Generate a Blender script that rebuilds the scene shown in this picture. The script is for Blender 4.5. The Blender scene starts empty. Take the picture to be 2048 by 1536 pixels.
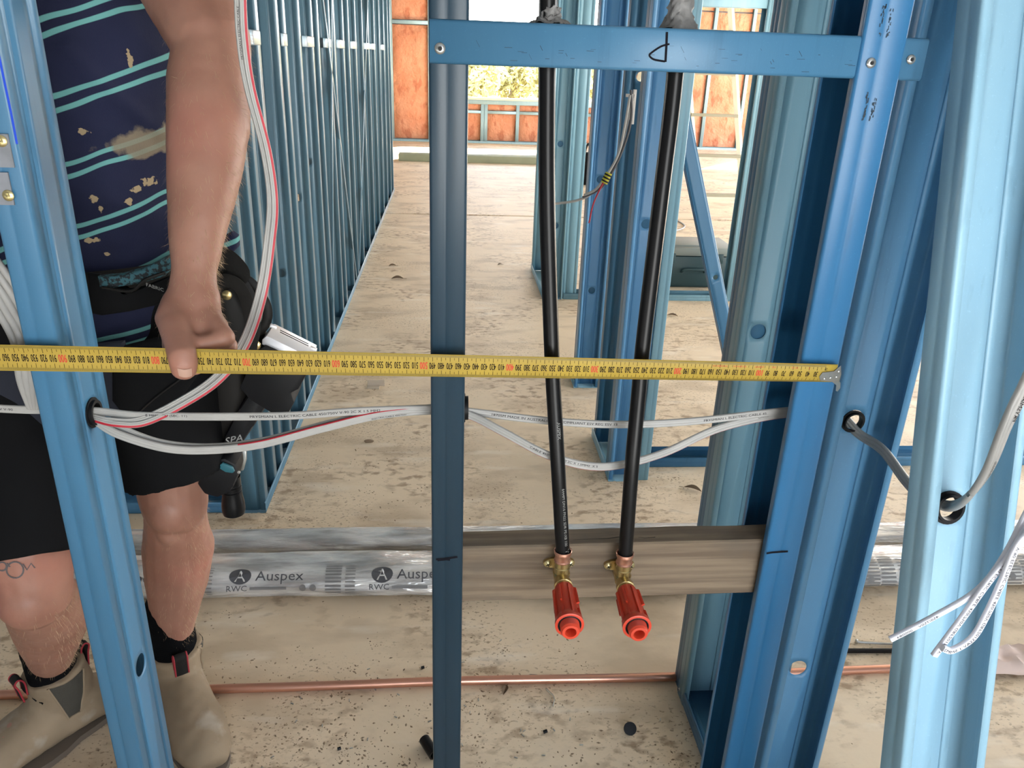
import bpy, bmesh, math, random
from mathutils import Vector, Matrix, noise
from mathutils.bvhtree import BVHTree
random.seed(7)
PI = math.pi
SC = bpy.context.scene
COL = SC.collection

# ------------------------------------------------------------------ camera, world, sun, exposure
FPX = 1570.04
XC = Vector((0.99677649, 0.0033927, 0.0801568))      # world axes seen in the camera (x right, y down, z forward)
YC = Vector((-0.07256575, -0.38799267, 0.91880134))
ZC = Vector((0.03421747, -0.92165622, -0.38649577))
CAM = Vector((0, -.86, 1.3))
cd = bpy.data.cameras.new('camera'); co = bpy.data.objects.new('camera', cd); COL.objects.link(co)
cd.sensor_width = 36; cd.sensor_fit = 'HORIZONTAL'; cd.lens = FPX / 2048 * 36; cd.clip_start = .02; cd.clip_end = 500
right = Vector((XC.x, YC.x, ZC.x)); down = Vector((XC.y, YC.y, ZC.y)); fwd = Vector((XC.z, YC.z, ZC.z))
M = Matrix(((right.x, -down.x, -fwd.x, CAM.x), (right.y, -down.y, -fwd.y, CAM.y), (right.z, -down.z, -fwd.z, CAM.z), (0, 0, 0, 1)))
co.matrix_world = M
SC.camera = co

w = bpy.data.worlds.new('sky'); SC.world = w; w.use_nodes = True
wn = w.node_tree.nodes; wl = w.node_tree.links
bg = wn['Background']; bg.inputs[1].default_value = 4.6
tc = wn.new('ShaderNodeTexCoord'); sx = wn.new('ShaderNodeSeparateXYZ'); cr = wn.new('ShaderNodeValToRGB')
wl.new(tc.outputs['Generated'], sx.inputs[0]); wl.new(sx.outputs['Z'], cr.inputs[0]); wl.new(cr.outputs[0], bg.inputs[0])
cr.color_ramp.elements[0].position = 0; cr.color_ramp.elements[0].color = (.93, .93, .90, 1)
cr.color_ramp.elements[1].position = .6; cr.color_ramp.elements[1].color = (.50, .66, .90, 1)
sd = bpy.data.lights.new('sun', 'SUN'); so = bpy.data.objects.new('sun', sd); COL.objects.link(so)
sd.energy = 24; sd.angle = .009; sd.color = (1, .93, .80)
so.rotation_euler = Vector((-.8, -1, -.85)).to_track_quat('-Z', 'Y').to_euler(); so.location = (8, 20, 12)
SC.view_settings.view_transform = 'Standard'; SC.view_settings.look = 'None'
SC.view_settings.gamma = 1; SC.view_settings.use_curve_mapping = False
SC.view_settings.exposure = 1.27

# ------------------------------------------------------------------ helpers
def _ray(px, py):
    return right * (px - 1024) + down * (py - 768) + fwd * FPX
def PY(px, py, y=0):
    d = _ray(px, py); return CAM + d * ((y - CAM.y) / d.y)
def PX(px, py, x):
    d = _ray(px, py); return CAM + d * ((x - CAM.x) / d.x)
def PZ(px, py, z=0):
    d = _ray(px, py); return CAM + d * ((z - CAM.z) / d.z)

def mat(name, c, rough=.6, metal=0, nz=None, c2=None, bump=None, trans=0, spec=.5, stretch=(1, 1, 1), alpha=1, ior=1.45, coat=0):
    """base colour c mixed with c2 by noise nz=(scale, contrast); bump=(scale, strength, distance)"""
    m = bpy.data.materials.new(name); m.use_nodes = True
    n = m.node_tree.nodes; l = m.node_tree.links; b = n['Principled BSDF']
    b.inputs['Base Color'].default_value = (*c, 1); b.inputs['Roughness'].default_value = rough; b.inputs['Metallic'].default_value = metal
    b.inputs['Transmission Weight'].default_value = trans; b.inputs['Specular IOR Level'].default_value = spec
    b.inputs['Alpha'].default_value = alpha; b.inputs['IOR'].default_value = ior; b.inputs['Coat Weight'].default_value = coat
    t = n.new('ShaderNodeTexCoord'); mp = n.new('ShaderNodeMapping'); mp.inputs['Scale'].default_value = stretch
    l.new(t.outputs['Object'], mp.inputs[0])
    if nz:
        no = n.new('ShaderNodeTexNoise'); no.inputs['Scale'].default_value = nz[0]; no.inputs['Detail'].default_value = 5
        l.new(mp.outputs[0], no.inputs[0])
        r = n.new('ShaderNodeValToRGB'); k = nz[1]
        r.color_ramp.elements[0].position = .5 - k; r.color_ramp.elements[0].color = (*c, 1)
        r.color_ramp.elements[1].position = .5 + k; r.color_ramp.elements[1].color = (*(c2 or c), 1)
        l.new(no.outputs[0], r.inputs[0]); l.new(r.outputs[0], b.inputs['Base Color'])
    if bump:
        no = n.new('ShaderNodeTexNoise'); no.inputs['Scale'].default_value = bump[0]; no.inputs['Detail'].default_value = 4
        l.new(mp.outputs[0], no.inputs[0])
        bp = n.new('ShaderNodeBump'); bp.inputs['Strength'].default_value = bump[1]; bp.inputs['Distance'].default_value = bump[2]
        l.new(no.outputs[0], bp.inputs['Height']); l.new(bp.outputs[0], b.inputs['Normal'])
    return m

def addmix(m, col, build):
    """lay colour col over the base colour where build(nodes, links, coord socket) -> 0..1 socket"""
    n = m.node_tree.nodes; l = m.node_tree.links; b = n['Principled BSDF']
    t = n.new('ShaderNodeTexCoord')
    f = build(n, l, t.outputs['Object'])
    mx = n.new('ShaderNodeMix'); mx.data_type = 'RGBA'
    s = b.inputs['Base Color']
    if s.links: l.new(s.links[0].from_socket, mx.inputs[6])
    else: mx.inputs[6].default_value = s.default_value[:]
    mx.inputs[7].default_value = (*col, 1)
    l.new(f, mx.inputs[0]); l.new(mx.outputs[2], s)
def nmath(n, l, op, a, b=0, clamp=False):
    q = n.new('ShaderNodeMath'); q.operation = op; q.use_clamp = clamp
    for i, v in enumerate((a, b)):
        if hasattr(v, 'is_linked'): l.new(v, q.inputs[i])
        else: q.inputs[i].default_value = v
    return q.outputs[0]
def noise_mask(scale, lo, hi, stretch=(1, 1, 1), detail=6):
    def f(n, l, co_):
        mp = n.new('ShaderNodeMapping'); mp.inputs['Scale'].default_value = stretch; l.new(co_, mp.inputs[0])
        no = n.new('ShaderNodeTexNoise'); no.inputs['Scale'].default_value = scale; no.inputs['Detail'].default_value = detail
        l.new(mp.outputs[0], no.inputs[0])
        r = n.new('ShaderNodeMapRange'); r.inputs[1].default_value = lo; r.inputs[2].default_value = hi
        l.new(no.outputs[0], r.inputs[0]); return r.outputs[0]
    return f
def blob_mask(c, r, ns=30, amt=.5, sharp=8):
    """a stain with an uneven outline of its own about point c (object space)"""
    def f(n, l, co_):
        v = n.new('ShaderNodeVectorMath'); v.operation = 'SUBTRACT'; l.new(co_, v.inputs[0]); v.inputs[1].default_value = c
        d = n.new('ShaderNodeVectorMath'); d.operation = 'DIVIDE'; l.new(v.outputs[0], d.inputs[0]); d.inputs[1].default_value = r
        q = n.new('ShaderNodeVectorMath'); q.operation = 'LENGTH'; l.new(d.outputs[0], q.inputs[0])
        no = n.new('ShaderNodeTexNoise'); no.inputs['Scale'].default_value = ns; no.inputs['Detail'].default_value = 5; l.new(co_, no.inputs[0])
        a = nmath(n, l, 'MULTIPLY', nmath(n, l, 'SUBTRACT', no.outputs[0], .5), amt * 4)
        e = nmath(n, l, 'SUBTRACT', 1, nmath(n, l, 'ADD', q.outputs['Value'], a))
        return nmath(n, l, 'MULTIPLY', e, sharp, True)
    return f

class MB:
    """collects geometry for ONE mesh object"""
    def __init__(s): s.v = []; s.f = []; s.mi = []
    def add(s, vs, fs, mi=0):
        o = len(s.v); s.v += [tuple(x) for x in vs]; s.f += [tuple(o + i for i in f) for f in fs]; s.mi += [mi] * len(fs); return s
    def box(s, c, h, rot=None, bev=0, mi=0):
        c = Vector(c); hx, hy, hz = h
        if bev <= 0:
            vs = [Vector((x * hx, y * hy, z * hz)) for x in (-1, 1) for y in (-1, 1) for z in (-1, 1)]
            fs = [(0, 1, 3, 2), (4, 6, 7, 5), (0, 4, 5, 1), (2, 3, 7, 6), (0, 2, 6, 4), (1, 5, 7, 3)]
        else:
            bm = bmesh.new(); bmesh.ops.create_cube(bm, size=1)
            for v in bm.verts: v.co = Vector((v.co.x * 2 * hx, v.co.y * 2 * hy, v.co.z * 2 * hz))
            bmesh.ops.bevel(bm, geom=bm.edges[:], offset=bev, segments=2, affect='EDGES', profile=.5)
            bm.verts.index_update(); vs = [v.co.copy() for v in bm.verts]; fs = [[v.index for v in f.verts] for f in bm.faces]; bm.free()
        if rot: vs = [rot @ v for v in vs]
        return s.add([v + c for v in vs], fs, mi)
    def tube(s, pts, rad, n=12, side=None, cap=True, mi=0, closed=False, flat=None):
        """rad: number or list of r or (a, b); side: direction of the a axis"""
        pts = [Vector(p) for p in pts]; k = len(pts)
        T = []
        for i in range(k):
            if closed: t = pts[(i + 1) % k] - pts[i - 1]
            else: t = pts[min(i + 1, k - 1)] - pts[max(i - 1, 0)]
            T.append(t.normalized())
        if side is None:
            side = Vector((0, 0, 1)) if abs(T[0].z) < .9 else Vector((1, 0, 0))
        side = Vector(side); vs = []
        A = side
        for i in range(k):
            a = (A - T[i] * A.dot(T[i])); a = a.normalized() if a.length > 1e-6 else T[i].orthogonal().normalized()
            A = a
            b = T[i].cross(a)
            r = rad[i] if isinstance(rad, (list, tuple)) and not (len(rad) == 2 and k != 2 and not isinstance(rad[0], (list, tuple))) else rad
            ra, rb = r if isinstance(r, (list, tuple)) else (r, r)
            for j in range(n):
                q = 2 * PI * j / n; vs.append(pts[i] + a * (ra * math.cos(q)) + b * (rb * math.sin(q)))
        fs = []
        kk = k if closed else k - 1
        for i in range(kk):
            i2 = (i + 1) % k
            for j in range(n):
                fs.append((i * n + j, i * n + (j + 1) % n, i2 * n + (j + 1) % n, i2 * n + j))
        if cap and not closed:
            fs.append(tuple(range(n - 1, -1, -1))); fs.append(tuple((k - 1) * n + j for j in range(n)))
        return s.add(vs, fs, mi)
    def capsule(s, pts, rad, n=16, side=None):
        """tube with rounded ends, closed; for organic unions"""
        pts = [Vector(p) for p in pts]; r = [x if isinstance(x, (list, tuple)) else (x, x) for x in rad]
        P = []; R = []
        t0 = (pts[0] - pts[1]).normalized(); m0 = min(r[0])
        for q in (80, 60, 40, 20): P.append(pts[0] + t0 * m0 * math.sin(math.radians(q))); c = math.cos(math.radians(q)); R.append((r[0][0] * c, r[0][1] * c))
        P += pts; R += r
        t1 = (pts[-1] - pts[-2]).normalized(); m1 = min(r[-1])
        for q in (20, 40, 60, 80): P.append(pts[-1] + t1 * m1 * math.sin(math.radians(q))); c = math.cos(math.radians(q)); R.append((r[-1][0] * c, r[-1][1] * c))
        return s.tube(P, R, n, side)
    def ball(s, c, r, n=16, m=10, rot=None):
        c = Vector(c); r = r if isinstance(r, (list, tuple)) else (r, r, r); vs = []; fs = []
        vs.append(Vector((0, 0, r[2])))
        for i in range(1, m):
            a = PI * i / m
            for j in range(n):
                b = 2 * PI * j / n; vs.append(Vector((r[0] * math.sin(a) * math.cos(b), r[1] * math.sin(a) * math.sin(b), r[2] * math.cos(a))))
        vs.append(Vector((0, 0, -r[2])))
        for j in range(n): fs.append((0, 1 + j, 1 + (j + 1) % n)); fs.append((len(vs) - 1, 1 + (m - 2) * n + (j + 1) % n, 1 + (m - 2) * n + j))
        for i in range(m - 2):
            for j in range(n): fs.append((1 + i * n + j, 1 + (i + 1) * n + j, 1 + (i + 1) * n + (j + 1) % n, 1 + i * n + (j + 1) % n))
        if rot: vs = [rot @ v for v in vs]
        return s.add([v + c for v in vs], fs)
    def lathe(s, c, axis, prof, n=20, mi=0, cap=True):
        """prof: list of (distance along axis, radius)"""
        c = Vector(c); ax = Vector(axis).normalized(); a = ax.orthogonal().normalized(); b = ax.cross(a); vs = []; fs = []
        for (d, r) in prof:
            for j in range(n):
                q = 2 * PI * j / n; vs.append(c + ax * d + a * (max(r, 1e-5) * math.cos(q)) + b * (max(r, 1e-5) * math.sin(q)))
        for i in range(len(prof) - 1):
            for j in range(n): fs.append((i * n + j, i * n + (j + 1) % n, (i + 1) * n + (j + 1) % n, (i + 1) * n + j))
        if cap: fs.append(tuple(range(n - 1, -1, -1))); fs.append(tuple((len(prof) - 1) * n + j for j in range(n)))
        return s.add(vs, fs, mi)
    def prism(s, poly, d, mi=0):
        """poly: 3-D outline, d: thickness vector"""
        k = len(poly); p = [Vector(x) for x in poly]; d = Vector(d)
        vs = p + [x + d for x in p]
        fs = [tuple(range(k)), tuple(range(2 * k - 1, k - 1, -1))] + [(i, i + k, (i + 1) % k + k, (i + 1) % k) for i in range(k)]
        return s.add(vs, fs, mi)
    def build(s, name, m, parent=None, smooth=40, recalc=True, loc=None):
        me = bpy.data.meshes.new(name)
        if loc is not None: s.v = [tuple(Vector(x) - Vector(loc)) for x in s.v]
        me.from_pydata(s.v, [], s.f)
        for q in (m if isinstance(m, list) else [m]): me.materials.append(q)
        if any(s.mi): me.polygons.foreach_set('material_index', s.mi)
        if recalc:
            bm = bmesh.new(); bm.from_mesh(me); bmesh.ops.recalc_face_normals(bm, faces=bm.faces[:]); bm.to_mesh(me); bm.free()
        if smooth:
            me.polygons.foreach_set('use_smooth', [True] * len(me.polygons)); me.set_sharp_from_angle(angle=math.radians(smooth))
        o = bpy.data.objects.new(name, me); COL.objects.link(o)
        if loc is not None: o.location = loc
        if parent: o.parent = parent
        if parent and loc is not None: pass
        return o

def tag(o, label=None, cat=None, group=None, kind=None):
    if label: o['label'] = label
    if cat: o['category'] = cat
    if group: o['group'] = group
    if kind: o['kind'] = kind
    return o
def empty(name, label=None, cat=None, group=None, kind=None, loc=(0, 0, 0)):
    o = bpy.data.objects.new(name, None); COL.objects.link(o); o.location = loc; o.empty_display_size = .05
    return tag(o, label, cat, group, kind)
def solid(o, t, off=0):
    m = o.modifiers.new('thickness', 'SOLIDIFY'); m.thickness = t; m.offset = off; return o

def bez(pts, n=8):
    """Catmull-Rom through pts"""
    P = [Vector(p) for p in pts]; out = []
    for i in range(len(P) - 1):
        p0 = P[i - 1] if i else P[i] * 2 - P[i + 1]; p1 = P[i]; p2 = P[i + 1]; p3 = P[i + 2] if i + 2 < len(P) else P[i + 1] * 2 - P[i]
        for k in range(n):
            t = k / n
            out.append(.5 * ((2 * p1) + (p2 - p0) * t + (2 * p0 - 5 * p1 + 4 * p2 - p3) * t * t + (3 * p1 - p0 - 3 * p2 + p3) * t ** 3))
    out.append(P[-1]); return out

_txt = {}
def text2d(s, size=1):
    """flat lettering as (verts2d, faces), left end at 0, baseline 0"""
    if s not in _txt:
        c = bpy.data.curves.new('t', 'FONT'); c.body = s; c.resolution_u = 2
        o = bpy.data.objects.new('t', c); me = o.to_mesh()
        _txt[s] = ([(v.co.x, v.co.y) for v in me.vertices], [tuple(p.vertices) for p in me.polygons])
        o.to_mesh_clear(); bpy.data.objects.remove(o); bpy.data.curves.remove(c)
    v, f = _txt[s]; return [(x * size, y * size) for x, y in v], f
def put_text(mb, s, size, fn, sx=1, center=False, mi=0):
    v, f = text2d(s, size)
    if center:
        x0 = min(a for a, b in v); x1 = max(a for a, b in v); y0 = min(b for a, b in v); y1 = max(b for a, b in v)
        v = [(a - (x0 + x1) / 2, b - (y0 + y1) / 2) for a, b in v]
    mb.add([fn(a * sx, b) for a, b in v], f, mi)
def stroke(mb, pts, wd, nrm, mi=0):
    pts = [Vector(p) for p in pts]; nrm = Vector(nrm); vs = []
    for i, p in enumerate(pts):
        t = (pts[min(i + 1, len(pts) - 1)] - pts[max(i - 1, 0)]).normalized(); b = t.cross(nrm).normalized()
        ww = wd[i] if isinstance(wd, list) else wd
        vs += [p + b * ww / 2, p - b * ww / 2]
    mb.add(vs, [(2 * i, 2 * i + 1, 2 * i + 3, 2 * i + 2) for i in range(len(pts) - 1)], mi)

# ------------------------------------------------------------------ materials
def steel(name, c, c2, rough=.36, metal=0, speck=.3):
    m = mat(name, c, rough, metal, nz=(3.5, .25), c2=c2, bump=(260, .12, .0004), stretch=(6, 6, .6))
    dk = tuple(x * .55 for x in c)
    addmix(m, dk, lambda n, l, k: nmath(n, l, 'MULTIPLY', noise_mask(9, .60, .74, (9, 9, .8), 9)(n, l, k), speck))
    addmix(m, tuple(min(1, x * 1.5) for x in c2), lambda n, l, k: nmath(n, l, 'MULTIPLY', noise_mask(420, .62, .75)(n, l, k), .25))
    return m
STEEL = steel('blue_coated_steel', (.046, .150, .265), (.062, .18, .305))
STEELM = steel('blue_coated_steel_shaded', (.011, .030, .050), (.018, .043, .066))  # darker copy of STEEL: shade on the middle stud put into the colour
STEELC = steel('blue_coated_steel_clean', (.10, .275, .49), (.13, .32, .55))
STEELR = steel('blue_coated_steel_mid', (.095, .26, .45), (.125, .31, .51))
STEELP = steel('blue_coated_steel_light', (.26, .46, .60), (.32, .52, .64))
STEELW = steel('blue_coated_steel_glossy', (.075, .17, .24), (.10, .21, .28)); STEELW.node_tree.nodes['Principled BSDF'].inputs['Coat Weight'].default_value = 1; STEELW.node_tree.nodes['Principled BSDF'].inputs['Coat Roughness'].default_value = .22
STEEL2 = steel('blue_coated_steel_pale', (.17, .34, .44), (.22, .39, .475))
STEELB = steel('blue_coated_steel_bright', (.022, .125, .275), (.035, .155, .32))
ZINC = mat('zinc_plated', (.55, .56, .55), .28, .9, nz=(60, .2), c2=(.4, .41, .4))
ZINCD = mat('dull_galvanised', (.24, .25, .28), .6, .1, nz=(60, .2), c2=(.19, .2, .22))
BRASS = mat('brass', (.62, .49, .24), .28, .95, nz=(90, .25), c2=(.48, .36, .16), bump=(300, .1, .0003))
YZINC = mat('yellow_zinc_screw', (.62, .52, .27), .3, .9)
COPPER = mat('copper', (.70, .36, .25), .30, .85, nz=(8, .3), c2=(.58, .30, .22), stretch=(.6, 6, 6))
BLACKP = mat('black_plastic_pipe', (.005, .005, .0055), .30, 0, bump=(70, .08, .0006), stretch=(1, 1, .2), spec=.28)
BLKRUB = mat('black_rubber', (.006, .006, .007), .5, spec=.25)
REDP = mat('red_plastic', (.62, .055, .022), .38, 0, nz=(30, .3), c2=(.52, .045, .02), bump=(250, .1, .0004))
WHITEC = mat('white_cable_sheath', (.38, .37, .35), .42, nz=(25, .3), c2=(.31, .305, .29))
WHITE2 = mat('white_inner_cable', (.72, .73, .80), .4)
REDC = mat('red_stripe', (.42, .02, .035), .45)
INK = mat('print_ink', (.006, .006, .010), .7, spec=.1)
INKG = mat('grey_print_ink', (.07, .07, .075), .6)
INKL = mat('pale_print', (.25, .25, .24), .6)
INKR = mat('red_print_ink', (.60, .05, .03), .6)
INKB = mat('blue_marker_ink', (.01, .06, .55), .5)
YEL = mat('yellow_tape_blade', (.42, .295, .045), .42, nz=(14, .3), c2=(.35, .24, .038), spec=.4)
YELD = mat('tape_edge_hatching', (.20, .15, .03), .5)
WOOD = mat('sawn_pine', (.20, .148, .098), .75, nz=(3.0, .11), c2=(.12, .085, .055), bump=(40, .3, .0015), stretch=(1.3, 30, 30))
addmix(WOOD, (.10, .08, .06), lambda n, l, k: nmath(n, l, 'MULTIPLY', noise_mask(6, .50, .66, (1, 2, 2.5))(n, l, k), .75))
FOAM = mat('grey_sealant', (.20, .195, .19), .5, bump=(60, .5, .004), nz=(40, .2), c2=(.12, .12, .12))
CONC = mat('concrete_slab', (.76, .615, .44), .55, nz=(1.6, .22), c2=(.66, .52, .36), bump=(14, .35, .006), spec=.3)
addmix(CONC, (.50, .385, .265), lambda n, l, k: nmath(n, l, 'MULTIPLY', noise_mask(3.2, .50, .64, (1, 1.8, 1), 9)(n, l, k), .75))
addmix(CONC, (.36, .255, .165), lambda n, l, k: nmath(n, l, 'MULTIPLY', nmath(n, l, 'MULTIPLY', noise_mask(24, .50, .64, (1, 1.5, 1), 12)(n, l, k), noise_mask(2.6, .47, .57)(n, l, k)), .95))
addmix(CONC, (.28, .20, .13), lambda n, l, k: nmath(n, l, 'MULTIPLY', nmath(n, l, 'MULTIPLY', noise_mask(90, .58, .64, (1, 1.5, 1))(n, l, k), noise_mask(2.2, .47, .56, (1, 1, 1))(n, l, k)), .8))
addmix(CONC, (.80, .72, .60), lambda n, l, k: nmath(n, l, 'MULTIPLY', noise_mask(9, .58, .7, (.35, 1.5, 1))(n, l, k), .5))
BATT = mat('orange_insulation', (.54, .20, .105), .9, nz=(5, .22), c2=(.62, .30, .18), bump=(16, 1, .03))
addmix(BATT, (.36, .095, .045), lambda n, l, k: nmath(n, l, 'MULTIPLY', noise_mask(7, .56, .64, (1, 1, .5), 3)(n, l, k), .6))
SKIN = mat('skin', (.325, .165, .115), .5, nz=(16, .22), c2=(.25, .115, .078), bump=(220, .22, .0009))
b_ = SKIN.node_tree.nodes['Principled BSDF']; b_.inputs['Subsurface Weight'].default_value = .08; b_.inputs['Subsurface Radius'].default_value = (.012, .005, .003)
addmix(SKIN, (.37, .145, .105), lambda n, l, k: nmath(n, l, 'MULTIPLY', noise_mask(7, .5, .7)(n, l, k), .5))
NAIL = mat('thumbnail', (.42, .26, .20), .4)
HAIRM = mat('body_hair', (.42, .29, .17), .6)
BLKCL = mat('black_cotton', (.0045, .0045, .005), .9, bump=(300, .3, .001), nz=(5, .3), c2=(.007, .007, .0075), spec=.12)
BLKCL2 = mat('dark_grey_webbing', (.010, .0095, .009), .8, bump=(260, .4, .001), nz=(9, .2), c2=(.020, .018, .016), spec=.2)
LEATH = mat('black_leather', (.008, .007, .006), .5, bump=(90, .2, .001), spec=.25)
SOCK = mat('black_sock', (.003, .003, .0035), .95, bump=(420, .8, .002), spec=.1)
BOOTM = mat('dusty_suede', (.29, .215, .14), .85, nz=(9, .25), c2=(.20, .145, .09), bump=(70, .25, .002))
addmix(BOOTM, (.38, .33, .27), lambda n, l, k: nmath(n, l, 'MULTIPLY', noise_mask(14, .56, .68)(n, l, k), .6))
ELAST = mat('boot_elastic', (.05, .045, .035), .9, bump=(160, .6, .002), stretch=(6, 6, .4))
SOLEM = mat('boot_sole', (.14, .11, .085), .85)
REDTAB = mat('red_tab', (.30, .02, .03), .7)
TEALC = mat('teal_plastic', (.02, .12, .15), .45)
TEALMESH = mat('teal_mesh_fabric', (.03, .10, .12), .8, nz=(200, .05), c2=(.01, .012, .014))
SILV = mat('silver_plate', (.80, .80, .84), .3, .55)
DGREEN = mat('dark_green_plastic', (.02, .05, .055), .45)
GREYB = mat('olive_beam', (.30, .31, .20), .8, nz=(5, .2), c2=(.25, .26, .17))
FILM = mat('clear_pipe_sleeve', (.82, .81, .78), .2, .4, nz=(7, .14), c2=(.42, .41, .40), bump=(7, .6, .03), stretch=(1, 5, 5), alpha=1)
PAINTW = mat('white_plastic', (.66, .62, .58), .5)
ROOFM = mat('roof_underside', (.32, .33, .34), .7)
LEAFB = mat('dry_leaf', (.13, .085, .05), .8)
CREAM = mat('cream_window_frame', (.62, .58, .45), .5)
GROUNDM = mat('sunlit_dry_ground', (.50, .42, .30), .9, nz=(2, .2), c2=(.38, .32, .2))
FOLM = mat('olive_foliage', (.34, .33, .13), .8, nz=(3, .3), c2=(.50, .42, .18))
BARK = mat('bark', (.30, .24, .19), .9)
RUBBLE = mat('dirt_crumbs', (.36, .26, .17), .95, nz=(30, .2), c2=(.16, .11, .07))
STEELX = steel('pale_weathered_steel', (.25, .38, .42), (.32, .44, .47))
GLASS = mat('clear_plastic_scrap', (.75, .72, .66), .15, 0, trans=.6)

# ------------------------------------------------------------------ setting: floor, ground, roof, walls
def slab():
    mb = MB()
    mb.box((0, 1.735, -.06), (8, 4.27, .06)); mb.box((0, 9.1, -.06), (8, 3.05, .06))
    mb.box((0, 6.04, -.09), (8, .04, .03))
    return mb.build('floor', CONC, smooth=0)
tag(slab(), 'bare tan concrete slab floor with dirt and a saw-cut joint', 'floor', kind='structure')
mb = MB(); mb.box((0, 62, -.20), (90, 50, .05)); tag(mb.build('ground', GROUNDM, smooth=0), 'sunlit dry ground outside the far window opening', 'ground', kind='structure')
mb = MB(); mb.box((-.95, 4.8, 2.85), (7.25, 7.9, .04)); tag(mb.build('ceiling', ROOFM, smooth=0), 'underside of the roof over the framed house', 'ceiling', kind='structure')

HP = {}
def stud(parent, p0, p1, U, V, W=.09, F=.04, lip=.012, ribs=True, holes=(), hr=.014, name='stud', m=None, label=None, key=None):
    """C-section member: web from p0 along U (width W) at v=0, flanges reach out along V, swept p0 -> p1"""
    p0 = Vector(p0); p1 = Vector(p1); U = Vector(U).normalized(); V = Vector(V).normalized(); L = (p1 - p0).length; T = (p1 - p0).normalized()
    r = .003; g = .0016
    pr = []
    if lip: pr.append((lip, F))
    pr += [(r, F), (.0009, F - .0009), (0, F - r), (0, F * .62), (g * .5, F * .56), (0, F * .5), (0, r), (.0009, .0009), (r, 0)]
    if ribs: pr += [(W * .17, 0), (W * .19, g), (W * .25, g), (W * .27, 0)]
    a = len(pr) - 1
    q = []
    for (u, v) in pr: q.append((W - u, v))
    pr2 = pr + q[::-1]
    mb = MB(); k = len(pr2)
    def pt(u, v, t): return p0 + U * u + V * v + T * t
    for i in range(k - 1):
        if i == a and holes: continue
        (u0, v0), (u1, v1) = pr2[i], pr2[i + 1]
        mb.add([pt(u0, v0, 0), pt(u1, v1, 0), pt(u1, v1, L), pt(u0, v0, L)], [(0, 1, 2, 3)])
    if holes:
        u0 = pr2[a][0]; u1 = pr2[a + 1][0]; c = (u0 + u1) / 2; hs = (u1 - u0) / 2; t = 0; N = 24
        rr = min(hr, hs * .93)
        cm = MB(); prev = [(u1, 0), (u0, 0)]           # open end of the strip, running from u1 to u0
        qs = [-hs, -hs * math.tan(PI / 6), -hs * math.tan(PI / 12), 0, hs * math.tan(PI / 12), hs * math.tan(PI / 6), hs]
        for h in sorted(holes):
            cm.add([pt(u, 0, z) for u, z in prev] + [pt(c + x, 0, h - hs) for x in qs], [tuple(range(len(prev) + 7))])
            vs = []
            for j in range(N):
                A = 2 * PI * j / N; ca, sa = math.cos(A), math.sin(A); mx = max(abs(ca), abs(sa))
                vs += [pt(c + rr * ca, 0, h + rr * sa), pt(c + hs * ca / mx, 0, h + hs * sa / mx)]
            cm.add(vs, [(2 * j, 2 * j + 1, (2 * j + 3) % (2 * N), (2 * j + 2) % (2 * N)) for j in range(N)])
            prev = [(c + x, h + hs) for x in qs[::-1]]
        cm.add([pt(u, 0, z) for u, z in prev] + [pt(u0, 0, L), pt(u1, 0, L)], [tuple(range(len(prev) + 2))])
    bm = bmesh.new()
    vv = [bm.verts.new(v) for v in mb.v]
    for f in mb.f: bm.faces.new([vv[i] for i in f])
    bmesh.ops.remove_doubles(bm, verts=bm.verts[:], dist=1e-5); bmesh.ops.recalc_face_normals(bm, faces=bm.faces[:])
    if holes:
        bc = bmesh.new(); vc = [bc.verts.new(v) for v in cm.v]
        for f in cm.f: bc.faces.new([vc[i] for i in f])
        bmesh.ops.remove_doubles(bc, verts=bc.verts[:], dist=1e-5); bmesh.ops.recalc_face_normals(bc, faces=bc.faces[:])
        tmp = bpy.data.meshes.new('t'); bc.to_mesh(tmp); bc.free(); bm.from_mesh(tmp); bpy.data.meshes.remove(tmp)
    me = bpy.data.meshes.new(name); bm.to_mesh(me); bm.free(); me.materials.append(m or STEEL)
    me.polygons.foreach_set('use_smooth', [True] * len(me.polygons)); me.set_sharp_from_angle(angle=math.radians(25))
    o = bpy.data.objects.new(name, me); COL.objects.link(o); o.parent = parent
    solid(o, .0009)
    if label: o['label'] = label
    return o
def rivet(parent, p, nrm, r=.0045, name='rivet'):
    mb = MB(); mb.lathe(p, nrm, [(0, r), (.0008, r), (.0018, r * .8), (.0022, r * .45), (.0004, r * .4), (.0002, .0001)], 16)
    o = mb.build(name, ZINC, parent)
    mb = MB(); mb.lathe(Vector(p) + Vector(nrm) * .0023, nrm, [(0, r * .36), (.0002, r * .34)], 12); mb.build('rivet_hole', BLKRUB, o)
    return o
def ring_grommet(parent, c, ax, R=.017, ri=.012, depth=.012, name='grommet'):
    mb = MB(); c = Vector(c)
    mb.lathe(c, ax, [(-depth / 2, R * .93), (-depth / 2, ri), (depth / 2, ri), (depth / 2, R * .93), (depth * .18, R * .93), (depth * .18, R * 1.12), (depth * .02, R * 1.12), (depth * .02, R * .93), (-depth / 2, R * .93)], 24, cap=False)
    return mb.build(name, BLKRUB, parent)
Xp, Yp, Zp = Vector((1, 0, 0)), Vector((0, 1, 0)), Vector((0, 0, 1))
H = 2.7

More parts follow.
